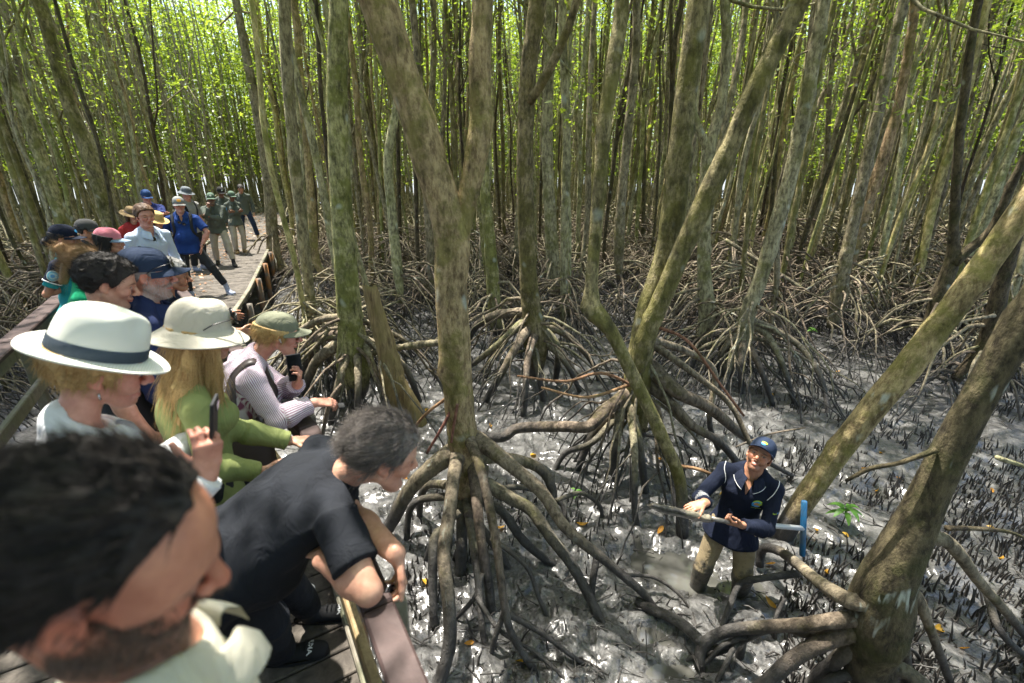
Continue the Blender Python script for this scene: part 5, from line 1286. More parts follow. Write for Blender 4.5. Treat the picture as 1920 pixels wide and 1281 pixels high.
def phone(label, c, up, normal, screen=None, w=.073, h=.15):
    up = nrm(up); n = nrm(normal - up * (normal @ up)); R = np.column_stack([np.cross(up, n), up, n]); T = empty('phone', c, label, 'phone'); m = MB(); m.box(c, (w, h, .009), R, .004); mkb('case', m, M['phonecase'], T, None, False)
    m = MB(); m.box(c + n * .0046, (w - .008, h - .01, .001), R, .0004); mkb('screen', m, screen or M['phone'], T, None, False); m = MB()
    m.box(c - n * .0055 + up * .052 - R[:, 0] * .016, (.026, .026, .003), R, .001); mkb('camera_bump', m, M['phone'], T, None, False); return T
# ================================================================ the people
def stand(px, py, facing, H, lean=4, floor=DECK):
    """where somebody of height H stands when the head is seen at this pixel"""
    f = nrm(V3(facing[0], facing[1], 0)); l = math.radians(lean); zc = floor + .535 * H + .3 * H * math.cos(l) + .135 * H / 1.75 * math.cos(l * .7) + .035
    c = on(px, py, zc); return (c - f * (math.sin(l) * .3 * H + math.sin(l) * .09 + .022))[:2]
navy = cloth('navy', (.008, .012, .028)); black = cloth('black', (.012, .014, .019), var=.2); khaki = cloth('khaki', (.30, .235, .14)); charcoal = cloth('charcoal', (.028, .03, .034)); blue = cloth('royal_blue', (.014, .045, .19)); jeans = cloth('dark_blue', (.02, .03, .06))
white = cloth('white', (.74, .74, .76), var=.03); pale = cloth('pale_blue', (.52, .6, .76), var=.04); olive = cloth('ranger_olive', (.10, .115, .098)); stone = cloth('stone', (.42, .37, .29)); green = cloth('leaf_green', (.25, .285, .105), var=.06); cream = cloth('cream', (.62, .58, .47), var=.05)
teal = cloth('teal', (.02, .27, .29)); emerald = cloth('emerald', (.015, .36, .17)); capnavy = cloth('cap_navy', (.02, .032, .065)); capblue = cloth('cap_blue', (.025, .06, .16)); pink = cloth('faded_pink', (.6, .2, .25)); denim = cloth('cap_denim', (.2, .27, .36)); capgrey = cloth('cap_grey', (.2, .205, .2)); capolive = cloth('cap_olive', (.185, .19, .135)); capgreen = cloth('cap_green', (.1, .15, .11))
hatcream = cloth('hat_cream', (.52, .48, .40), var=.06); hatgrey = cloth('hat_grey', (.13, .145, .16)); leather = mat_plain('bag_leather', (.05, .036, .034), .45, .5); straw = cloth('straw', (.5, .34, .14), weave=200); brown = cloth('hat_brown', (.2, .14, .07)); bandnavy = cloth('band_slate', (.045, .06, .08)); shoeblack = mat_plain('shoe_knit', (.014, .014, .015), .8, .3); shoeblue = mat_plain('shoe_grey_blue', (.32, .35, .45), .8, .3)
boot = mat_plain('boot_tan', (.36, .23, .1), .7, .3); bootdark = mat_plain('boot_dark', (.03, .026, .023), .6, .4); ink = mat_plain('white_print', (.75, .75, .75), .6, .3); sock = cloth('sock_grey', (.3, .31, .33)); bluepat = mat_plain('blue_print', (.05, .3, .6), .6, .3); limepat = mat_plain('lime_print', (.35, .5, .04), .6, .3); orangepat = mat_plain('orange_print', (.6, .28, .12), .6, .3); sun_panel = mat_plain('yellow_print', (.75, .35, .05), .6, .3)
k = NT('panama_weave'); co_ = k.coord('Object', (1, 1, 1)); wv = k.n('ShaderNodeTexWave'); wv.bands_direction = 'Z'; wv.inputs['Scale'].default_value = 95; wv.inputs['Distortion'].default_value = 1.2; k.l(co_, wv.inputs[0]); panama = k.set(k.ramp(wv.outputs['Fac'], [(.2, (.68, .68, .60)), (.7, (.8, .8, .74))]), .75, k.bump(wv.outputs['Fac'], .35, .002), .3)
k = NT('striped_cotton'); at_ = k.n('ShaderNodeAttribute'); at_.attribute_name = 'tone'; sw_ = k.math('FRACT', k.math('MULTIPLY', at_.outputs['Fac'], 120.)); striped = k.set(k.mix(k.ramp(sw_, [(.52, 0), (.6, 1), (.92, 1), (1, 0)]), (.70, .66, .72), (.26, .09, .17)), .9, k.bump(k.noise(k.coord('Object'), 11, 4, .6), .5, .02), .25)
short = lambda m, **kw: dict(sleeve='short', mat=m, **kw)
long_ = lambda m, **kw: dict(sleeve='long', mat=m, **kw)
FN = (.859, .512); FB = (.7, .71)

# -- the dark-haired bearded man closest to the camera
F = person('greying bearded man with dark hair right in front, out of focus', (-.62, .22), (.62, .78), 1.84, 'm', head=(-.462, .424, 2.732), neck=(-.495, .47, 2.53), pelvis=(-.575, .415, 1.99), look=(.79, .425, -.44), roll=13, hs=1.03, fat=1.08, skin=(.60, .29, .19), vb=.0045, vc=.009, legs=False,
           arms={1: dict(wrist=(-.42, .12, 1.9), pole=(0, 0, -1)), -1: dict(wrist=(-.75, .65, 1.95), pole=(0, 0, -1))}, shirt=long_(cream, collar=True, cw=1.0, neck=-.01), trousers=dict(mat=khaki), shoes=dict(mat=bootdark), face=dict(jaw=1.03, stubble=((.09, .055, .04), .8), brow=(.03, .02, .015)))
hair(F, 'darkgrey', 'short', .010, lift=.1, strands=5200, sl=.045, comb=(0, -.9, -.25), rough=.008, sr=.0012, vox=.0045, recede=.06, side_low=-.022)
beard(F, 'beardbrown', 7000, .011, -.03, .00055)

# -- the man in the black polo shirt leaning on the rail
F = person('man in a black polo shirt bending over the rail, dark glasses in his hanging hand', (-1.05, 1.62), FN, 1.82, 'm', pelvis=(-1.10, 1.33, 1.775), neck=(-.64, 1.56, 2.06), head=(-.452, 1.44, 2.208), look=(.80, .43, -.42), right=(.5, -.86, -.02), hs=1.1, fat=1.3, skin='fair', vb=.0045, vc=.007,
           feet={1: (-1.07, 1.66, .9), -1: (-1.00, 1.88, .9)}, arms={1: dict(elbow=(-.455, 1.155, 1.885), wrist=(-.65, 1.29, 1.885), hd=(-.3, .9, -.1), hn=(0, 0, -1)), -1: dict(elbow=(-.60, 1.46, 1.93), wrist=(-.385, 1.25, 1.945), hd=(.14, -.10, -1), hn=(-.75, -.5, 0), curl=(38, 45, 50, 52), thumb_side=-1)},
           shirt=short(black, collar=True, cw=1.15, hem=.1, e=.015, to=.66), trousers=dict(mat=black), shoes=dict(mat=shoeblack, dir={1: (.95, .2, 0), -1: (.97, .15, 0)}), face=dict(brow=(.03, .025, .02)), fold=.007)
hair(F, 'pepper', 'short', .012, strands=6500, sl=.075, comb=(0, -1, -.35), rough=.004, sr=.0008, vox=.0042, curl=.03, lift=.07)
for sd in (1, -1):
    d = nrm(V3(.95, .2, 0)); lt = np.cross(d, UP); c = F.FT[sd] + d * .095 + UP * .07; lettering('shoe_print', 'PUMA', .030, c, lt, nrm(d * .95 - UP * .25), F.shoe[sd], ink, F.T, F.shoe[sd], .0006)
    m = MB(); kn, an = F.KN[sd]; m.tube([an + UP * .0, an + UP * .05, an + UP * .10], .049, 16); mkb('sock', m, sock, F.T)
    m = MB(); 
    for i in range(4):
        q = F.FT[sd] + d * (.03 + i * .022) + UP * (.086 - i * .006); m.tube([q - lt * .024 - UP * .01, q + UP * .004, q + lt * .024 - UP * .01], .0025, 5)
    mkb('laces', m, shoeblack, F.T, F.shoe[sd])
b = F.W[-1] + nrm(V3(.14, -.1, -1)) * .12 + V3(-.035, -.03, 0); T = empty('dark_glasses', b, 'folded dark glasses hanging from the hand of the leaning man', 'glasses'); m = MB()
a = np.linspace(0, 2 * PI, 20); m.tube([b + V3(.012 * math.cos(t), .02 * math.cos(t), .028 * math.sin(t)) for t in a], .003, 6, False); mkb('rim', m, M['silver'], T); m = MB(); m.tube([b + V3(0, 0, .0), b + V3(.003, -.001, 0)], [.022, .022], 18); mkb('lens', m, M['lens'], T)

# -- the woman in the white panama hat with her phone
F = person('smiling woman in a wide white panama hat and white shirt looking at her phone', (-1.32, 1.27), (.72, .69), 1.82, 'f', head=(-1.24, 1.33, 2.58), neck=(-1.315, 1.265, 2.40), look=(.70, .62, -.36), roll=4, hs=1.10, skin='pink', vb=.0045, vc=.008,
           arms={1: dict(wrist=(-.845, 1.125, 2.35), elbow=(-1.0, 1.0, 2.19), hd=(.2, .05, .95), hn=(-.72, .62, .2), curl=(42, 48, 52, 55), thumb=12), -1: dict(wrist=(-1.3, 1.75, 2.1), pole=(0, 0, -1))},
           shirt=long_(white, collar=True, cw=1.3, e=.02, neck=.035), trousers=dict(mat=charcoal), shoes=dict(mat=bootdark), face=dict(smile=1, brow=(.25, .15, .08), lip=(.5, .16, .14), jaw=.95), fold=.008)
hair(F, 'blond', 'short', .012, strands=1500, sl=.05, comb=(0, -.1, -1), rough=.008, top=.045, side_low=.07)
def pinch(q, u, t):
    # creased crown with a dent on either side of the front
    fr = max(0, math.sin(t)); q = q.copy(); q[0] *= 1 - .30 * u ** 2 * fr; q[2] -= .020 * max(0, u - .55) * (1 - abs(math.cos(t))) ; d = math.exp(-((abs(t - PI / 2) - .75) / .38) ** 2) * math.exp(-((u - .62) / .22) ** 2); q[0] *= 1 - .30 * d; q[1] *= 1 - .1 * d; return q
brim_hat(F, panama, .087, .112, .13, .046, .060, .10, 'panama_hat', (bandnavy, .036), pinch, .26, -4, lambda t: .012 * abs(math.cos(t)) - .01 * max(0, math.sin(t)))
m = MB(); q = L(F, .082, .0, -.045); m.tube([q, q - UP * .02], .003, 6); mkb('earring', m, M['silver'], F.T)
W = F.W[1]; cf = nrm(F.W[1] - F.E[1]); m = MB(); X0 = W - cf * .015
m.tube([W - cf * .09, W - cf * .03, W - cf * .018, W - cf * .018, W - cf * .05], [.047, .046, .045, .041, .040], 22, False); mkb('cuff', m, white, F.T)
phone('black phone held up by the woman in the white hat', V3(-.83, 1.175, 2.475), (.20, .06, 1), (-.80, -.30, .3), mat_plain('screen_reflection', (.05, .075, .045), .15, .5, 0, .6, 18), .075, .155)

# -- the blonde woman in the bucket hat
F = person('long-haired blonde woman in a cream bucket hat and green top, one hand on the rail', (-1.40, 1.84), (.72, .69), 1.74, 'f', head=(-1.30, 1.90, 2.485), neck=(-1.37, 1.845, 2.315), look=(.74, .62, -.22), hs=1.04, skin='fair', vb=.006, vc=.008, feet={1: (-1.3, 1.75, .9), -1: (-1.45, 1.95, .9)},
           arms={-1: dict(wrist=(-1.09, 2.04, 1.885), elbow=(-1.29, 1.93, 2.02), hd=(.8, .35, -.12), hn=(0, 0, -1), curl=(10, 12, 14, 16)), 1: dict(wrist=(-1.07, 1.72, 1.93), elbow=(-1.2, 1.62, 2.03))}, shirt=long_(green, e=.012, neck=.0, hem=.12), trousers=dict(mat=charcoal), shoes=dict(mat=bootdark), fold=.005)
R_ = F.R; hd = lambda x, y, z: L(F, x, y, z)
hair(F, 'blond', 'bob', .013, strands=3200, sl=.16, comb=(0, -.25, -1), rough=.008, fall=.25, curl=.09, sr=.001, top=.03,
     locks=[(hd(x * .066, -.045 - .03 * (1 - abs(x)), -.03), hd(x * .10, -.085 + .02 * abs(x), -.22), (.034, .028), (.04, .03)) for x in (-1, -.5, 0, .5, 1)] + [(hd(x * .10, -.08, -.2), hd(x * .115, -.075, -.33 + .02 * math.cos(x * 9)), (.04, .028), (.02, .012)) for x in (-1, -.5, 0, .5, 1)] + [(hd(x * .074, .03, -.04), hd(x * .088, .055, -.27), (.017, .028), (.012, .018)) for x in (-1, 1)])
brim_hat(F, hatcream, .096, .121, .118, .034, .066, .72, 'bucket_hat', None, lambda q, u, t: q * V3(1 + .02 * math.sin(t * 5 + u * 4), 1 + .015 * math.sin(t * 4), 1 - .04 * math.sin(t * 3)), .42, 2)
glasses(F, .088, .118, 14, True, sc=1.3)

# -- the woman in the striped shirt
fs = nrm(V3(.80, .60, 0))
F = person('woman in a striped shirt and olive cap leaning on the rail with a phone', (-1.58, 2.33), fs, 1.66, 'f', pelvis=(-1.60, 2.30, 1.82), neck=(-1.415, 2.44, 2.15), head=(-1.285, 2.495, 2.285), look=(.86, .44, -.26), hs=1.06, fat=1.32, skin='pink', vb=.005, vc=.0075, bust=1.1, feet={1: (-1.55, 2.2, .9), -1: (-1.7, 2.42, .9)},
           arms={1: dict(elbow=(-1.235, 2.215, 1.90), wrist=(-1.085, 2.37, 1.925), hd=(.86, .40, -.22), hn=(-.2, .2, -1), curl=(32, 36, 40, 44)), -1: dict(elbow=(-1.33, 2.56, 1.92), wrist=(-1.17, 2.39, 2.03), hd=(.35, -.2, .9), hn=(-.75, -.2, .1), curl=(48, 50, 52, 54))},
           shirt=long_(striped, stripes=True, e=.018, collar=True, hem=.16, to=1.85), trousers=dict(mat=black), shoes=dict(mat=bootdark), face=dict(brow=(.3, .2, .1), jaw=1.05), fold=.007)
hair(F, 'blond', 'short', .014, strands=1600, sl=.05, comb=(0, -.4, -1), rough=.008, side_low=.03, top=.04)
o = cap(F, capolive, None, .04, 2, .09, .112, .082, .07)
glasses(F, .0, .108, 0, False, 'silver', name='spectacles')
m = MB(); q = L(F, .084, .004, -.012); m.tube([q, q + F.R[:, 0] * .008], [.006, .004], 8); m.tube([q, q - UP * .018 + F.R[:, 1] * .004], .003, 6); mkb('earbud', m, ink, F.T)
phone('black phone held upright by the woman in the striped shirt', V3(-1.165, 2.37, 2.135), (.0, .05, 1), (.35, -.6, .2))
T = empty('key_fob', F.W[1] + nrm(V3(.86, .4, -.22)) * .13, 'small dark gadget in the fingers of the woman in the striped shirt', 'gadget'); m = MB(); m.box(F.W[1] + nrm(V3(.86, .4, -.22)) * .135 - UP * .02, (.06, .035, .012), basis((.86, .4, -.1), UP), .004); mkb('fob_body', m, M['phonecase'], T, None, False)
T = empty('handbag', (-1.50, 2.06, 1.55), 'brown leather handbag hanging from the shoulder of the woman in the striped shirt', 'handbag')
m = MB(); bx = basis(fs, UP); G = np.zeros((9, 24, 3)); c0 = V3(-1.42, 2.10, 1.78)
for i in range(9):
    z = -.15 + i * .0375 * .98
    for j in range(24):
        t = 2 * PI * j / 24; sc = 1 - .25 * max(0, z) / .15 * 1; G[i, j] = c0 + bx @ V3(.065 * sc * math.copysign(abs(math.cos(t)) ** .6, math.cos(t)), .19 * math.copysign(abs(math.sin(t)) ** .5, math.sin(t)), z - .03 * (abs(math.sin(t)) < .5) * (i > 6))
m.grid(G, True); m.grid(np.stack([G[0], np.tile(G[0].mean(0), (24, 1))]), True, True); m.grid(np.stack([G[-1], np.tile(G[-1].mean(0) - UP * .03, (24, 1))]), True); mkb('bag_body', m, leather, T)
S1 = F.S[1] * .62 + F.N * .38; strap(F, 'shoulder_strap', [c0 + bx @ V3(0, -.12, .14), S1 + V3(-.09, -.16, -.22), S1 - F.fc * .09 - UP * .06, S1 + UP * .07, S1 + F.fc * .10 - UP * .06, c0 + bx @ V3(.05, .13, .14)], .048, leather, F.shirt, .007, .003, 40, None, T)
lettering('strap_print', 'OTTON BO', .03, S1 - F.fc * .10 - UP * .17 + F.rc * .02, nrm(V3(.1, -.1, -1)), F.rc * 1.0 + F.fc * -.0, F.shirt, mat_plain('strap_emboss', (.09, .07, .066), .4, .5), T, None, 0) if False else None

# -- the second row
F = person('young man with short black hair behind the white panama hat', stand(197, 528, (.8, .6), 1.80), (.8, .6), 1.80, 'm', look=(.76, .56, -.36), hs=1.08, skin='fair', vb=.005, vc=.011, shirt=short(charcoal), trousers=dict(mat=charcoal), shoes=dict(mat=bootdark), face=dict(brow=(.008, .006, .005), stubble=((.1, .08, .07), .25)))
hair(F, 'black', 'short', .015, strands=6000, sl=.026, comb=(0, -.6, .25), rough=.011, recede=-.004, vox=.004, curl=.3)
F = person('grey-bearded man in a navy cap with sunglasses resting on the brim', stand(272, 514, (.84, .54), 1.80), (.84, .54), 1.80, 'm', look=(.80, .56, -.13), hs=1.12, skin='pink', vb=.005, vc=.01, shirt=long_(cloth('dark_navy_shirt', (.018, .028, .085)), collar=True, cw=1.4), trousers=dict(mat=jeans), shoes=dict(mat=bootdark), face=dict(stubble=((.42, .38, .35), .75), brow=(.12, .1, .09), jaw=1.03))
hair(F, 'grey', 'short', .008, top=.045, strands=500, sl=.015, comb=(0, -.3, -1), rough=.004); cap(F, capnavy, None, .038, 3, .093, .116, .098, .085); beard(F, 'beard', 1600, .012, -.028, .0009); glasses(F, .066, .112, 20, True, sc=1.16)
F = person('smiling woman with grey hair pulled back and a navy T-shirt', stand(318, 516, (.80, .6), 1.64, 16), (.80, .6), 1.64, 'f', lean=16, look=(.84, .5, -.16), hs=1.1, skin='tan', vb=.0055, vc=.011, shirt=short(navy), trousers=dict(mat=jeans), shoes=dict(mat=bootdark), face=dict(smile=1, brow=(.1, .08, .06)), arms={1: dict(wrist=walk(4.2, .02, 1.9), pole=(0, 0, -1)), -1: dict(wrist=walk(4.65, .0, 1.9), pole=(0, 0, -1))})
hair(F, 'grey', 'up', .010, strands=900, sl=.05, comb=(0, -1, -.1), rough=.005, locks=[(L(F, 0, -.11, .03), L(F, 0, -.135, .02), .03, .028)]); glasses(F, .085, .085, 40, True, sc=.95)
m = MB(); q = L(F, .081, -.005, -.04); m.tube([q, q - UP * .028], [.003, .005], 6); mkb('earring', m, M['silver'], F.T)
F = person('woman in a dark navy cap and teal shirt with a round badge on the sleeve', stand(120, 446, (.9, .43), 1.72), (.9, .43), 1.72, 'f', look=(.9, .40, -.16), hs=1.02, skin='tan', vb=.0065, vc=.011, shirt=short(teal), trousers=dict(mat=navy), shoes=dict(mat=bootdark), face=dict(brow=DARK), arms={1: dict(wrist=stand(120, 446, (.9, .43), 1.72).tolist() + [2.05], pole=(-.3, -.6, -.7))})
hair(F, 'black', 'up', .010, top=.045, strands=500, sl=.04, comb=(0, -1, -.2), locks=[(L(F, 0, -.115, -.03), L(F, 0, -.145, -.06), .035, .035)]); cap(F, navy, None, .036, 2, badge=(bluepat, 0, .08, .05, .03))
# dark yoke and sleeves of the same shirt, with a white edge and the badge
B = Sdf(); B.cone(F.S[1] + F.rc * .01, F.S[1] + (F.E[1] - F.S[1]) * .55, .068, .07, .02, None, 1, .15); B.cone(F.S[-1], F.S[1], .072, None, .03, F.fc); B.cone(F.S[-1] - F.rc * .01, F.S[-1] + (F.E[-1] - F.S[-1]) * .55, .068, .07, .02, None, 1, .15); v, q = B.mesh(.01); yk = mk('yoke', v, q, navy, F.T, None, None, F.shirt)
d = nrm(F.E[1] - F.S[1]); m = MB(); c = F.S[1] + (F.E[1] - F.S[1]) * .56; m.tube([c, c + d * .01], [.0745, .0745], 24); mkb('white_piping', m, ink, F.T, yk)
rt = nrm(np.cross(V3(0, 0, 1), F.rc) * 1.0); cc = F.S[1] + (F.E[1] - F.S[1]) * .3 + F.rc * .04
for nm, rr, mt, of in (('badge', .05, mat_plain('badge_rim', (.5, .55, .5), .6), .003), ('badge_ring', .044, mat_plain('badge_blue', (.10, .34, .45), .6), .005), ('badge_centre', .03, mat_plain('badge_pale', (.35, .55, .6), .6), .007), ('badge_wave', .016, bluepat, .009)):
    V, Q = disc(0, 0, rr, rr); decal(nm, V, Q, None, cc, rt, UP, yk, mt, F.T, yk, of)
F = person('woman with brown hair in a loose knot and an emerald green top', stand(156, 494, (.85, .52), 1.68), (.85, .52), 1.68, 'f', look=(.80, .55, -.22), hs=1.06, skin='pink', vb=.006, vc=.011, shirt=short(emerald), trousers=dict(mat=jeans), shoes=dict(mat=bootdark))
hair(F, 'lightbrown', 'up', .012, strands=1800, sl=.08, comb=(0, -1, .25), rough=.006, curl=.15, locks=[(L(F, 0, -.09, .06), L(F, 0, -.13, .10), .04, .035), (L(F, 0, -.1, -.02), L(F, 0, -.12, -.14), (.04, .03), (.03, .02))])
F = person('person in a faded dark cap half hidden behind the pink cap', stand(164, 432, (.9, .43), 1.66), (.9, .43), 1.66, 'm', look=(.88, .45, -.15), skin='tan', vb=.0075, vc=.013, shirt=short(charcoal), trousers=dict(mat=charcoal), shoes=dict(mat=bootdark), face=dict(brow=DARK)); hair(F, 'black', 'short', .008, top=.045); cap(F, cloth('cap_faded', (.06, .06, .06)), None, .036, 2)
F = person('dark-haired woman in a faded pink cap with a denim brim', stand(202, 450, (.88, .47), 1.68), (.88, .47), 1.68, 'f', look=(.84, .50, -.22), hs=1.05, skin='fair', vb=.006, vc=.012, shirt=short(charcoal), trousers=dict(mat=jeans), shoes=dict(mat=bootdark), face=dict(brow=DARK)); hair(F, 'black', 'bob', .012, top=.045, strands=700, sl=.06, comb=(0, -.2, -1)); cap(F, pink, denim, .036, 2, .09, .112, .092, .08)
F = person('brown-haired man in a pale blue shirt with sunglasses hooked at the collar', stand(272, 405, (.88, -.42), 1.80), (.88, -.42), 1.80, 'm', look=(.80, -.56, -.1), hs=1.05, skin='pink', vb=.006, vc=.010, shirt=long_(pale, collar=True, cw=1.3, neck=.03, vee=.09), trousers=dict(mat=jeans), shoes=dict(mat=bootdark), face=dict(brow=(.15, .08, .04)))
hair(F, 'brown', 'short', .02, strands=900, sl=.03, comb=(.3, -.7, .1), rough=.006); C0, R0 = F.C, F.R; F.C = F.N + F.fc * .125 - F.u * .12; F.R = np.column_stack([nrm(F.u * .9 + F.rc * .4), F.fc, nrm(-F.rc * .9 + F.u * .4)]); glasses(F, 0, 0, 0, True); F.C, F.R = C0, R0
F = person('man in a blue cap and dark blue shirt writing in a notebook', stand(274, 368, (.75, -.66), 1.80), (.75, -.66), 1.80, 'm', look=(.75, -.6, -.3), skin='pink', vb=.008, vc=.013, shirt=long_(cloth('deep_blue', (.03, .045, .17)), e=.022), trousers=dict(mat=jeans), shoes=dict(mat=bootdark), fat=1.15, arms={s_: dict(wrist=at(318 - (s_ + 1) * 8, 428, 8.9), pole=(0, 0, -1), hd=(.8, -.5, 0), hn=(0, 0, 1) if s_ > 0 else (0, 0, 1), curl=40) for s_ in (1, -1)})
hair(F, 'grey', 'short', .007, top=.045); cap(F, capblue, None, .036, 2); c = (F.W[1] + F.W[-1]) / 2 + V3(.1, -.07, .02); T = empty('notebook', c, 'dark covered notebook in the hands of the man in the blue cap', 'notebook'); R_ = basis((.6, -.7, .3), (0, .3, 1)); m = MB(); m.box(c, (.16, .22, .012), R_, .003); mkb('cover', m, M['phonecase'], T, None, False); m = MB(); m.box(c + R_[:, 2] * .009, (.15, .21, .006), R_, .002); mkb('pages', m, cream, T, None, False)
F = person('long-haired person in a wide brown brimmed hat left of the man in pale blue', stand(246, 402, (.8, -.5), 1.62), (.8, -.5), 1.62, 'f', look=(.85, -.3, -.3), skin='fair', vb=.008, vc=.013, shirt=short(cloth('red', (.4, .04, .04))), trousers=dict(mat=jeans), shoes=dict(mat=bootdark)); hair(F, 'brown', 'bob', .014, top=.045, strands=400, sl=.1, comb=(0, -.2, -1)); brim_hat(F, brown, .088, .11, .10, .04, .085, .22, 'brimmed_hat', (leather, .02), None, .4)
F = person('person under a yellow straw hat between the pale blue shirt and the notebook', stand(294, 412, (.9, -.2), 1.58), (.9, -.2), 1.58, 'f', look=(.9, -.3, -.35), skin='tan', vb=.008, vc=.013, shirt=short(navy), trousers=dict(mat=jeans), shoes=dict(mat=bootdark)); hair(F, 'brown', 'bob', .012, top=.045); brim_hat(F, straw, .088, .11, .11, .036, .08, .3, 'straw_hat', None, None, .35)
F = person('man in a royal blue polo and grey cap standing with hands in his pockets', (-5.76, 8.60), (.45, -.89), 1.74, 'm', look=(.62, -.76, -.12), hs=1.03, skin='pink', vb=.006, vc=.009, fat=1.1, feet={1: (-5.88, 8.52, .9), -1: (-5.27, 8.74, .9)}, lean=-2, side=0,
           arms={1: dict(wrist=(-5.95, 8.44, 1.80), pole=(-.9, .2, -.2), hd=(.3, .1, -.9), curl=10), -1: dict(wrist=(-5.50, 8.58, 1.82), pole=(.9, .3, -.2), hd=(-.3, .1, -.9), curl=10)}, shirt=short(blue, collar=True, cw=1.2, vee=.10, hem=.12, e=.02), trousers=dict(mat=charcoal), shoes=dict(mat=shoeblue, sole=ink, out=.5), face=dict(brow=(.2, .15, .1), stubble=((.35, .28, .24), .25)))
hair(F, 'grey', 'short', .007, top=.045); cap(F, capgrey, None, .036, 0, badge=(sun_panel, 0, .085, .06, .045)); m = MB(); W = F.W[-1]; d = nrm(W - F.E[-1]); m.tube([W - d * .03, W - d * .005], [.034, .034], 14); mkb('wristwatch', m, M['frame'], F.T)
C0, R0 = F.C, F.R; F.C = F.N + F.fc * .155 - F.u * .14; F.R = np.column_stack([nrm(F.rc + F.u * .5), F.fc, nrm(F.u - F.rc * .5)]); glasses(F, 0, 0, 0, True); F.C, F.R = C0, R0
def backpack(F, label, size, mat):
    c = F.N - F.u * .25 - F.fc * (.13 + size[1] / 2); T = empty('backpack', c, label, 'backpack'); B = Sdf(); B.cone(c - F.u * size[2] * .35, c + F.u * size[2] * .3, (size[0] * .5, size[1] * .5), (size[0] * .45, size[1] * .42), .02, F.rc, 1, .7); B.cone(c - F.u * .12 - F.fc * size[1] * .4, c + F.u * .0 - F.fc * size[1] * .4, (size[0] * .36, .05), None, .01, F.rc, 1, .6); v, q = B.mesh(.012); mk('pack', v, q, mat, T)
    for s_ in (1, -1):
        S = F.S[s_] * .68 + F.N * .32; strap(F, 'shoulder_strap', [c + F.u * .14 + F.rc * s_ * .08, S + UP * .06 - F.fc * .06, S + UP * .07, S + F.fc * .11 - UP * .08, S + F.fc * .12 - UP * .26, S - UP * .34 + F.rc * s_ * .04], .05, mat, F.shirt, .007, .004, 30, None, T)
backpack(F, 'dark backpack worn by the man in the royal blue polo', (.28, .14, .42), charcoal)
F = person('tall man in a grey bucket hat behind the man in the royal blue polo', stand(349, 362, (.9, -.3), 1.82), (.9, -.3), 1.82, 'm', look=(.9, -.25, -.2), skin='pink', vb=.008, vc=.013, shirt=short(cloth('grey_shirt', (.3, .3, .29))), trousers=dict(mat=charcoal), shoes=dict(mat=shoeblue)); hair(F, 'grey', 'short', .008, top=.045); brim_hat(F, hatgrey, .092, .115, .10, .034, .055, .6, 'bucket_hat', None, None, .45); backpack(F, 'black backpack on the man in the grey bucket hat', (.32, .2, .48), black)

# -- the rangers at the back
rg = 'rangers in olive shirts'
F = person('ranger in a green cap with one hand held to his mouth', (-6.95, 11.55), (.45, -.89), 1.66, 'm', skin='brown', vb=.008, vc=.011, fat=1.2, look=(.5, -.85, -.15), group=rg, feet={1: (-7.15, 11.6, .9), -1: (-6.6, 11.35, .9)}, shirt=long_(olive, collar=True), trousers=dict(mat=stone), shoes=dict(mat=bootdark), face=dict(brow=DARK, stubble=((.3, .28, .26), .5)),
           arms={1: dict(wrist=(-6.90, 11.30, 2.26), pole=(0, -.3, -1), hd=(.1, .1, 1), hn=(0, .9, .3), curl=60), -1: dict(wrist=(-6.92, 11.27, 2.06), pole=(.3, -.3, -1), hd=(-.9, -.1, .1), hn=(0, .9, .2), curl=40)}); hair(F, 'grey', 'short', .006, top=.045); cap(F, capgreen, None, .036, 2, badge=(ink, 0, .085, .045, .03))
m = MB(); m.tube([F.P + F.u * .085 + (F.r * .158 * math.cos(t) + F.f * .142 * math.sin(t)) for t in np.linspace(0, 2 * PI, 24)], .017, 6, False); mkb('belt', m, leather, F.T)
F = person('ranger in a black cap standing behind the one with his hand to his mouth', (-7.85, 13.5), (.6, -.8), 1.72, 'm', skin='brown', vb=.009, vc=.012, look=(.7, -.6, -.35), group=rg, shirt=long_(olive, collar=True), trousers=dict(mat=stone), shoes=dict(mat=bootdark)); hair(F, 'black', 'short', .006, top=.045); cap(F, cloth('cap_black', (.02, .02, .02)), None, .036, 2, badge=(ink, 0, .085, .04, .03))
F = person('short ranger in a green cap with folded arms and tan boots', (-7.45, 13.25), (.75, -.66), 1.62, 'f', skin='brown', vb=.008, vc=.011, look=(.85, -.45, -.25), group=rg, shirt=long_(olive, collar=True), trousers=dict(mat=stone), shoes=dict(mat=boot, high=.08), face=dict(brow=DARK),
           arms={s_: dict(wrist=V3(-7.45, 13.25, 2.02) + V3(.75, -.66, 0) * .2 + V3(-.66, -.75, 0) * (-.06 * s_), pole=(0, 0, -1) , hd=V3(-.66, -.75, 0) * (-s_), hn=(-.7, .7, 0), curl=30) for s_ in (1, -1)}); hair(F, 'black', 'short', .008, top=.045); cap(F, capgreen, None, .036, 2)
d = nrm(F.E[1] - F.S[1]); V, Q = disc(0, 0, .04, .045); decal('sleeve_badge', V, Q, None, F.S[1] + (F.E[1] - F.S[1]) * .35 + F.rc * .05, nrm(np.cross(V3(0, 0, 1), F.rc)), UP, F.shirt, bluepat, F.T, F.shirt, .004)
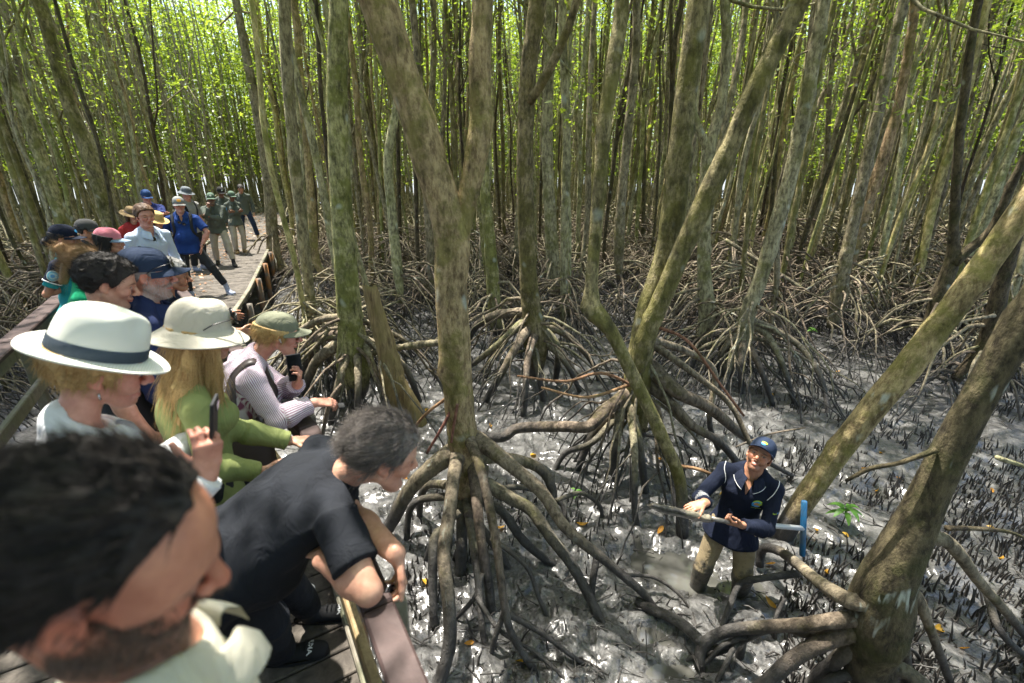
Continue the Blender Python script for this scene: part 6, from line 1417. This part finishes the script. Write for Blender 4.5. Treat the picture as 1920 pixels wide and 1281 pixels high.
F = person('bareheaded ranger in dark jeans looking down at the edge of the boardwalk', (-8.55, 15.85), (.42, -.9), 1.70, 'm', skin='fair', vb=.009, vc=.012, look=(.5, -.8, -.4), group=rg, feet={1: (-8.7, 15.8, .9), -1: (-8.2, 15.75, .9)}, shirt=long_(olive, collar=True, cw=1.3), trousers=dict(mat=jeans), shoes=dict(mat=boot), face=dict(brow=DARK)); hair(F, 'black', 'short', .014, strands=0); glasses(F, .085, .095, 30, True)
def muddy_khaki():
    k = NT('muddy_khaki'); co = k.coord('Object'); n = k.noise(co, 7, 4, .6); geo = k.n('ShaderNodeNewGeometry'); sx = k.n('ShaderNodeSeparateXYZ'); k.l(geo.outputs['Position'], sx.inputs[0])
    c = k.ramp(n, [(.3, (.25, .195, .115)), (.7, (.35, .275, .165))]); z = k.math('MULTIPLY_ADD', k.noise(co, 13, 5, .7), .42, sx.outputs['Z'])
    st = k.ramp(z, [(.36, 1), (.46, 0)]); sp_ = k.ramp(k.noise(co, 55, 3, .6), [(.64, 0), (.68, .8)])
    c = k.mix(sp_, c, (.1, .09, .075)); c = k.mix(st, c, k.ramp(k.noise(co, 30, 4), [(.35, (.05, .046, .04)), (.7, (.16, .14, .11))]))
    return k.set(c, k.math('MULTIPLY_ADD', st, -.45, .9), k.bump(k.noise(k.coord('Object', (1, 1, .6)), 10, 4, .6, 1.2), .7, .03), .3)
# -- the guide standing in the mud with the coring tool
fg = nrm(V3(-.50, -.87, 0)); GP = V3(1.715, 3.0, .575)
F = person('smiling man in a navy cap and navy long-sleeved polo standing knee-deep in the mud', (1.70, 3.0), fg, 1.72, 'm', floor=-.33, pelvis=GP, neck=(1.775, 3.0, 1.03), head=(1.785, 2.965, 1.185), look=(-.52, -.70, .56), roll=-9, hs=1.0, fat=.9, skin='tan', vb=.0045, vc=.007, feet={1: (1.49, 2.98, -.33), -1: (1.83, 2.92, -.33)},
           arms={1: dict(wrist=(1.335, 2.74, .955), pole=(-.5, .2, -.8), hd=(-.85, -.22, -.12), hn=(.0, .15, -1), curl=(6, 8, 10, 12), thumb=10), -1: dict(wrist=(1.60, 2.70, .80), pole=(.75, .1, -.6), hd=(-.85, -.05, .22), hn=(0, .6, .55), curl=(62, 66, 70, 74), thumb=40)},
           shirt=long_(navy, collar=True, cw=1.15, vee=.13, hem=.13, e=.010, flare=.05, to={1: 1.86, -1: 1.93}), trousers=dict(mat=muddy_khaki(), cut=.45), face=dict(smile=1.1, brow=(.02, .014, .01), stubble=((.12, .08, .06), .3), gaze=-.002), fold=.007)
hair(F, 'brown', 'short', .007, top=.045, strands=300, sl=.012); o = cap(F, capnavy, None, .046, 9, bl=.062)
badge_on(F, o, limepat, 0, .098, .040, .018); badge_on(F, o, bluepat, .004, .088, .030, .016)
M['mudboot'] = mat_plain('muddy_boot', (.07, .066, .06), .4, .5, 0, .3, 20)
for sd in (1, -1):
    kn, an = F.KN[sd]; B = Sdf(); B.margin = .01; B.cone(kn - (kn - an) * .34, an, .064, .06, .02); B.mod = folds(.006); v, q = B.mesh(.009); mk('muddy_boot', v, q, M['mudboot'], F.T)
# white piping on collar, shoulders and the right cuff
bvs = F.shirt
for sd in (1, -1):
    S = F.S[sd] + F.rc * sd * .005; strap(F, 'white_piping', [S + F.fc * .06 - F.u * .075 - F.rc * sd * .02, S + F.fc * .065 - F.u * .02 - F.rc * sd * .012, S + F.fc * .035 + F.u * .045, S + F.u * .06 - F.fc * .02, S - F.fc * .06 + F.u * .02], .0045, ink, bvs, .003, .0015, 26, bvs)
    m = MB(); 
cl = F.collar.data; cv = np.array([v.co for v in cl.vertices])[:240].reshape(6, 40, 3) + np.array(F.T.location); m = MB(); m.tube(cv[5, :], .002, 5); mkb('white_piping', m, ink, F.T, F.collar)
d = nrm(F.W[1] - F.E[1])
for i in range(7):
    c = F.E[1] + (F.W[1] - F.E[1]) * (.30 + i * .085); r_ = .0555 - .0022 * i; x = nrm(np.cross(d, UP)); y = np.cross(x, d); m = MB(); m.tube([c + (x * math.cos(t) + y * math.sin(t)) * r_ for t in np.linspace(-.6, PI + .6, 18)], .002, 5); mkb('cuff_stripe', m, ink, F.T, bvs)
# the emblem: a breaking wave over a setting sun, and the lettering under it
rt = nrm(-F.rc * 1.0); rt = -F.rc; up = nrm(F.u); ec = F.N - F.u * .185 + F.fc * .13 - F.rc * .088
for nm, V, Q, mt, of in (('emblem_sun', *disc(.002, -.006, .024, .020), orangepat, .003), ('emblem_wave', *disc(0, 0, .032, .030, 20, 200, 24, .55), bluepat, .0045), ('emblem_crest', *disc(.004, .006, .034, .030, 30, 165, 24, .72), limepat, .006), ('emblem_curl', *disc(.022, .006, .012, .010), limepat, .0065), ('emblem_water', *disc(-.004, -.014, .026, .007), bluepat, .0055)):
    decal(nm, V, Q, None, ec, rt, up, bvs, mt, F.T, bvs, of)
lettering('emblem_lettering', 'Blue Carbon Lab', .014, ec - up * .038, rt, up, bvs, limepat, F.T, bvs, .0002) if False else None
for i, (w_, mt) in enumerate(((.034, limepat),)):
    V = []; Q = []
    for j in range(7 - i):
        x0 = -.032 + j * .0098; b_ = len(V); V += [(x0, 0), (x0 + .0065, 0), (x0 + .0065, .0035 + .002 * (j % 2)), (x0, .0035 + .002 * (j % 2))]; Q.append((b_, b_ + 1, b_ + 2, b_ + 3))
    decal('emblem_lettering', V, Q, None, ec - up * (.037 + .0085 * i) + rt * .004, rt, up, bvs, mt, F.T, bvs, .004)
sd = -1; c = F.S[-1] + (F.E[-1] - F.S[-1]) * .5 - F.rc * .04 + F.fc * .05; n_ = nrm(-F.rc * .6 + F.fc * .8); r2 = nrm(np.cross(UP, n_)); 
for i, mt in enumerate((limepat, bluepat)):
    V = []; Q = []
    for j in range(5):
        x0 = -.03 + i * .032 + j * .0058; b_ = len(V); V += [(x0, 0), (x0 + .004, 0), (x0 + .004, .006 + .004 * (j == 0)), (x0, .006 + .004 * (j == 0))]; Q.append((b_, b_ + 1, b_ + 2, b_ + 3))
    decal('sleeve_lettering', V, Q, None, c, r2, UP, bvs, mt, F.T, bvs, .004)

# the corer: half-pipe blade holding a slice of mud, steel rod, white tube, blue cross handle
tip, grip, tee = V3(.905, 2.63, 1.03), V3(1.47, 2.69, .842), V3(2.185, 2.90, .595)
T = empty('mud_corer', tee, 'muddy half-pipe coring tool with a white shaft and blue cross handle', 'corer'); ax = nrm(grip - tip); sx = nrm(np.cross(ax, UP)); uz = np.cross(sx, ax)
m = MB(); G = np.zeros((18, 11, 3)); H_ = np.zeros((18, 11, 3))
for i in range(18):
    t = i / 17; c = tip + ax * t * .50; w_ = .033 * min(1, .25 + t * 4) * (1 if t < .92 else 1 - (t - .92) * 4)
    for j in range(11):
        a = PI + PI * j / 10; G[i, j] = c + sx * math.cos(a) * w_ + uz * math.sin(a) * w_; H_[i, j] = c + sx * math.cos(a) * (w_ + .002) + uz * (math.sin(a) * (w_ + .002))
m.grid(G); m.grid(H_, flip=True); M['muddysteel'] = mat_plain('muddy_steel', (.24, .22, .2), .35, .6, .35, .4, 25); mkb('chamber', m, M['muddysteel'], T)
B = Sdf(); B.cone(tip + ax * .03, tip + ax * .47 , (.012, .02), (.029, .022), .01, sx); B.mod = folds(.006, 30, 70); v, q = B.mesh(.005); M['core'] = mat_plain('core_mud', (.2, .18, .13), .5, .5, 0, .45, 40); mk('mud_core', v, q, M['core'], T)
B = Sdf(); B.cone(tip + ax * .02 + sx * .02 + uz * .02, tip + ax * .26 + uz * .02 + sx * .018, (.012, .009), (.02, .012), .01, sx); B.mod = folds(.008, 30, 70); v, q = B.mesh(.005); mk('mud_lump', v, q, mat_plain('dark_core_mud', (.1, .09, .075), .45, .5, 0, .4, 40), T)
m = MB(); m.tube([tip + ax * .49, grip + ax * .12], [.016, .013], 12); mkb('rod', m, M['muddysteel'], T)
m = MB(); m.tube([grip + ax * .10, (grip + tee) / 2, tee], .0195, 16); mkb('shaft', m, mat_plain('white_shaft', (.55, .56, .56), .35, .5), T)
hd_ = nrm(V3(-.02, .25, .95)); m = MB(); m.tube([tee - hd_ * .215, tee - hd_ * .21, tee + hd_ * .21, tee + hd_ * .215], [.017, .021, .021, .017], 16); M['bluepaint'] = mat_wood('worn_blue_paint', (.012, .10, .26), (.03, .24, .5), (1, 1, .4), .45, (.16, .2, .24), 26, .2); mkb('cross_handle', m, M['bluepaint'], T)
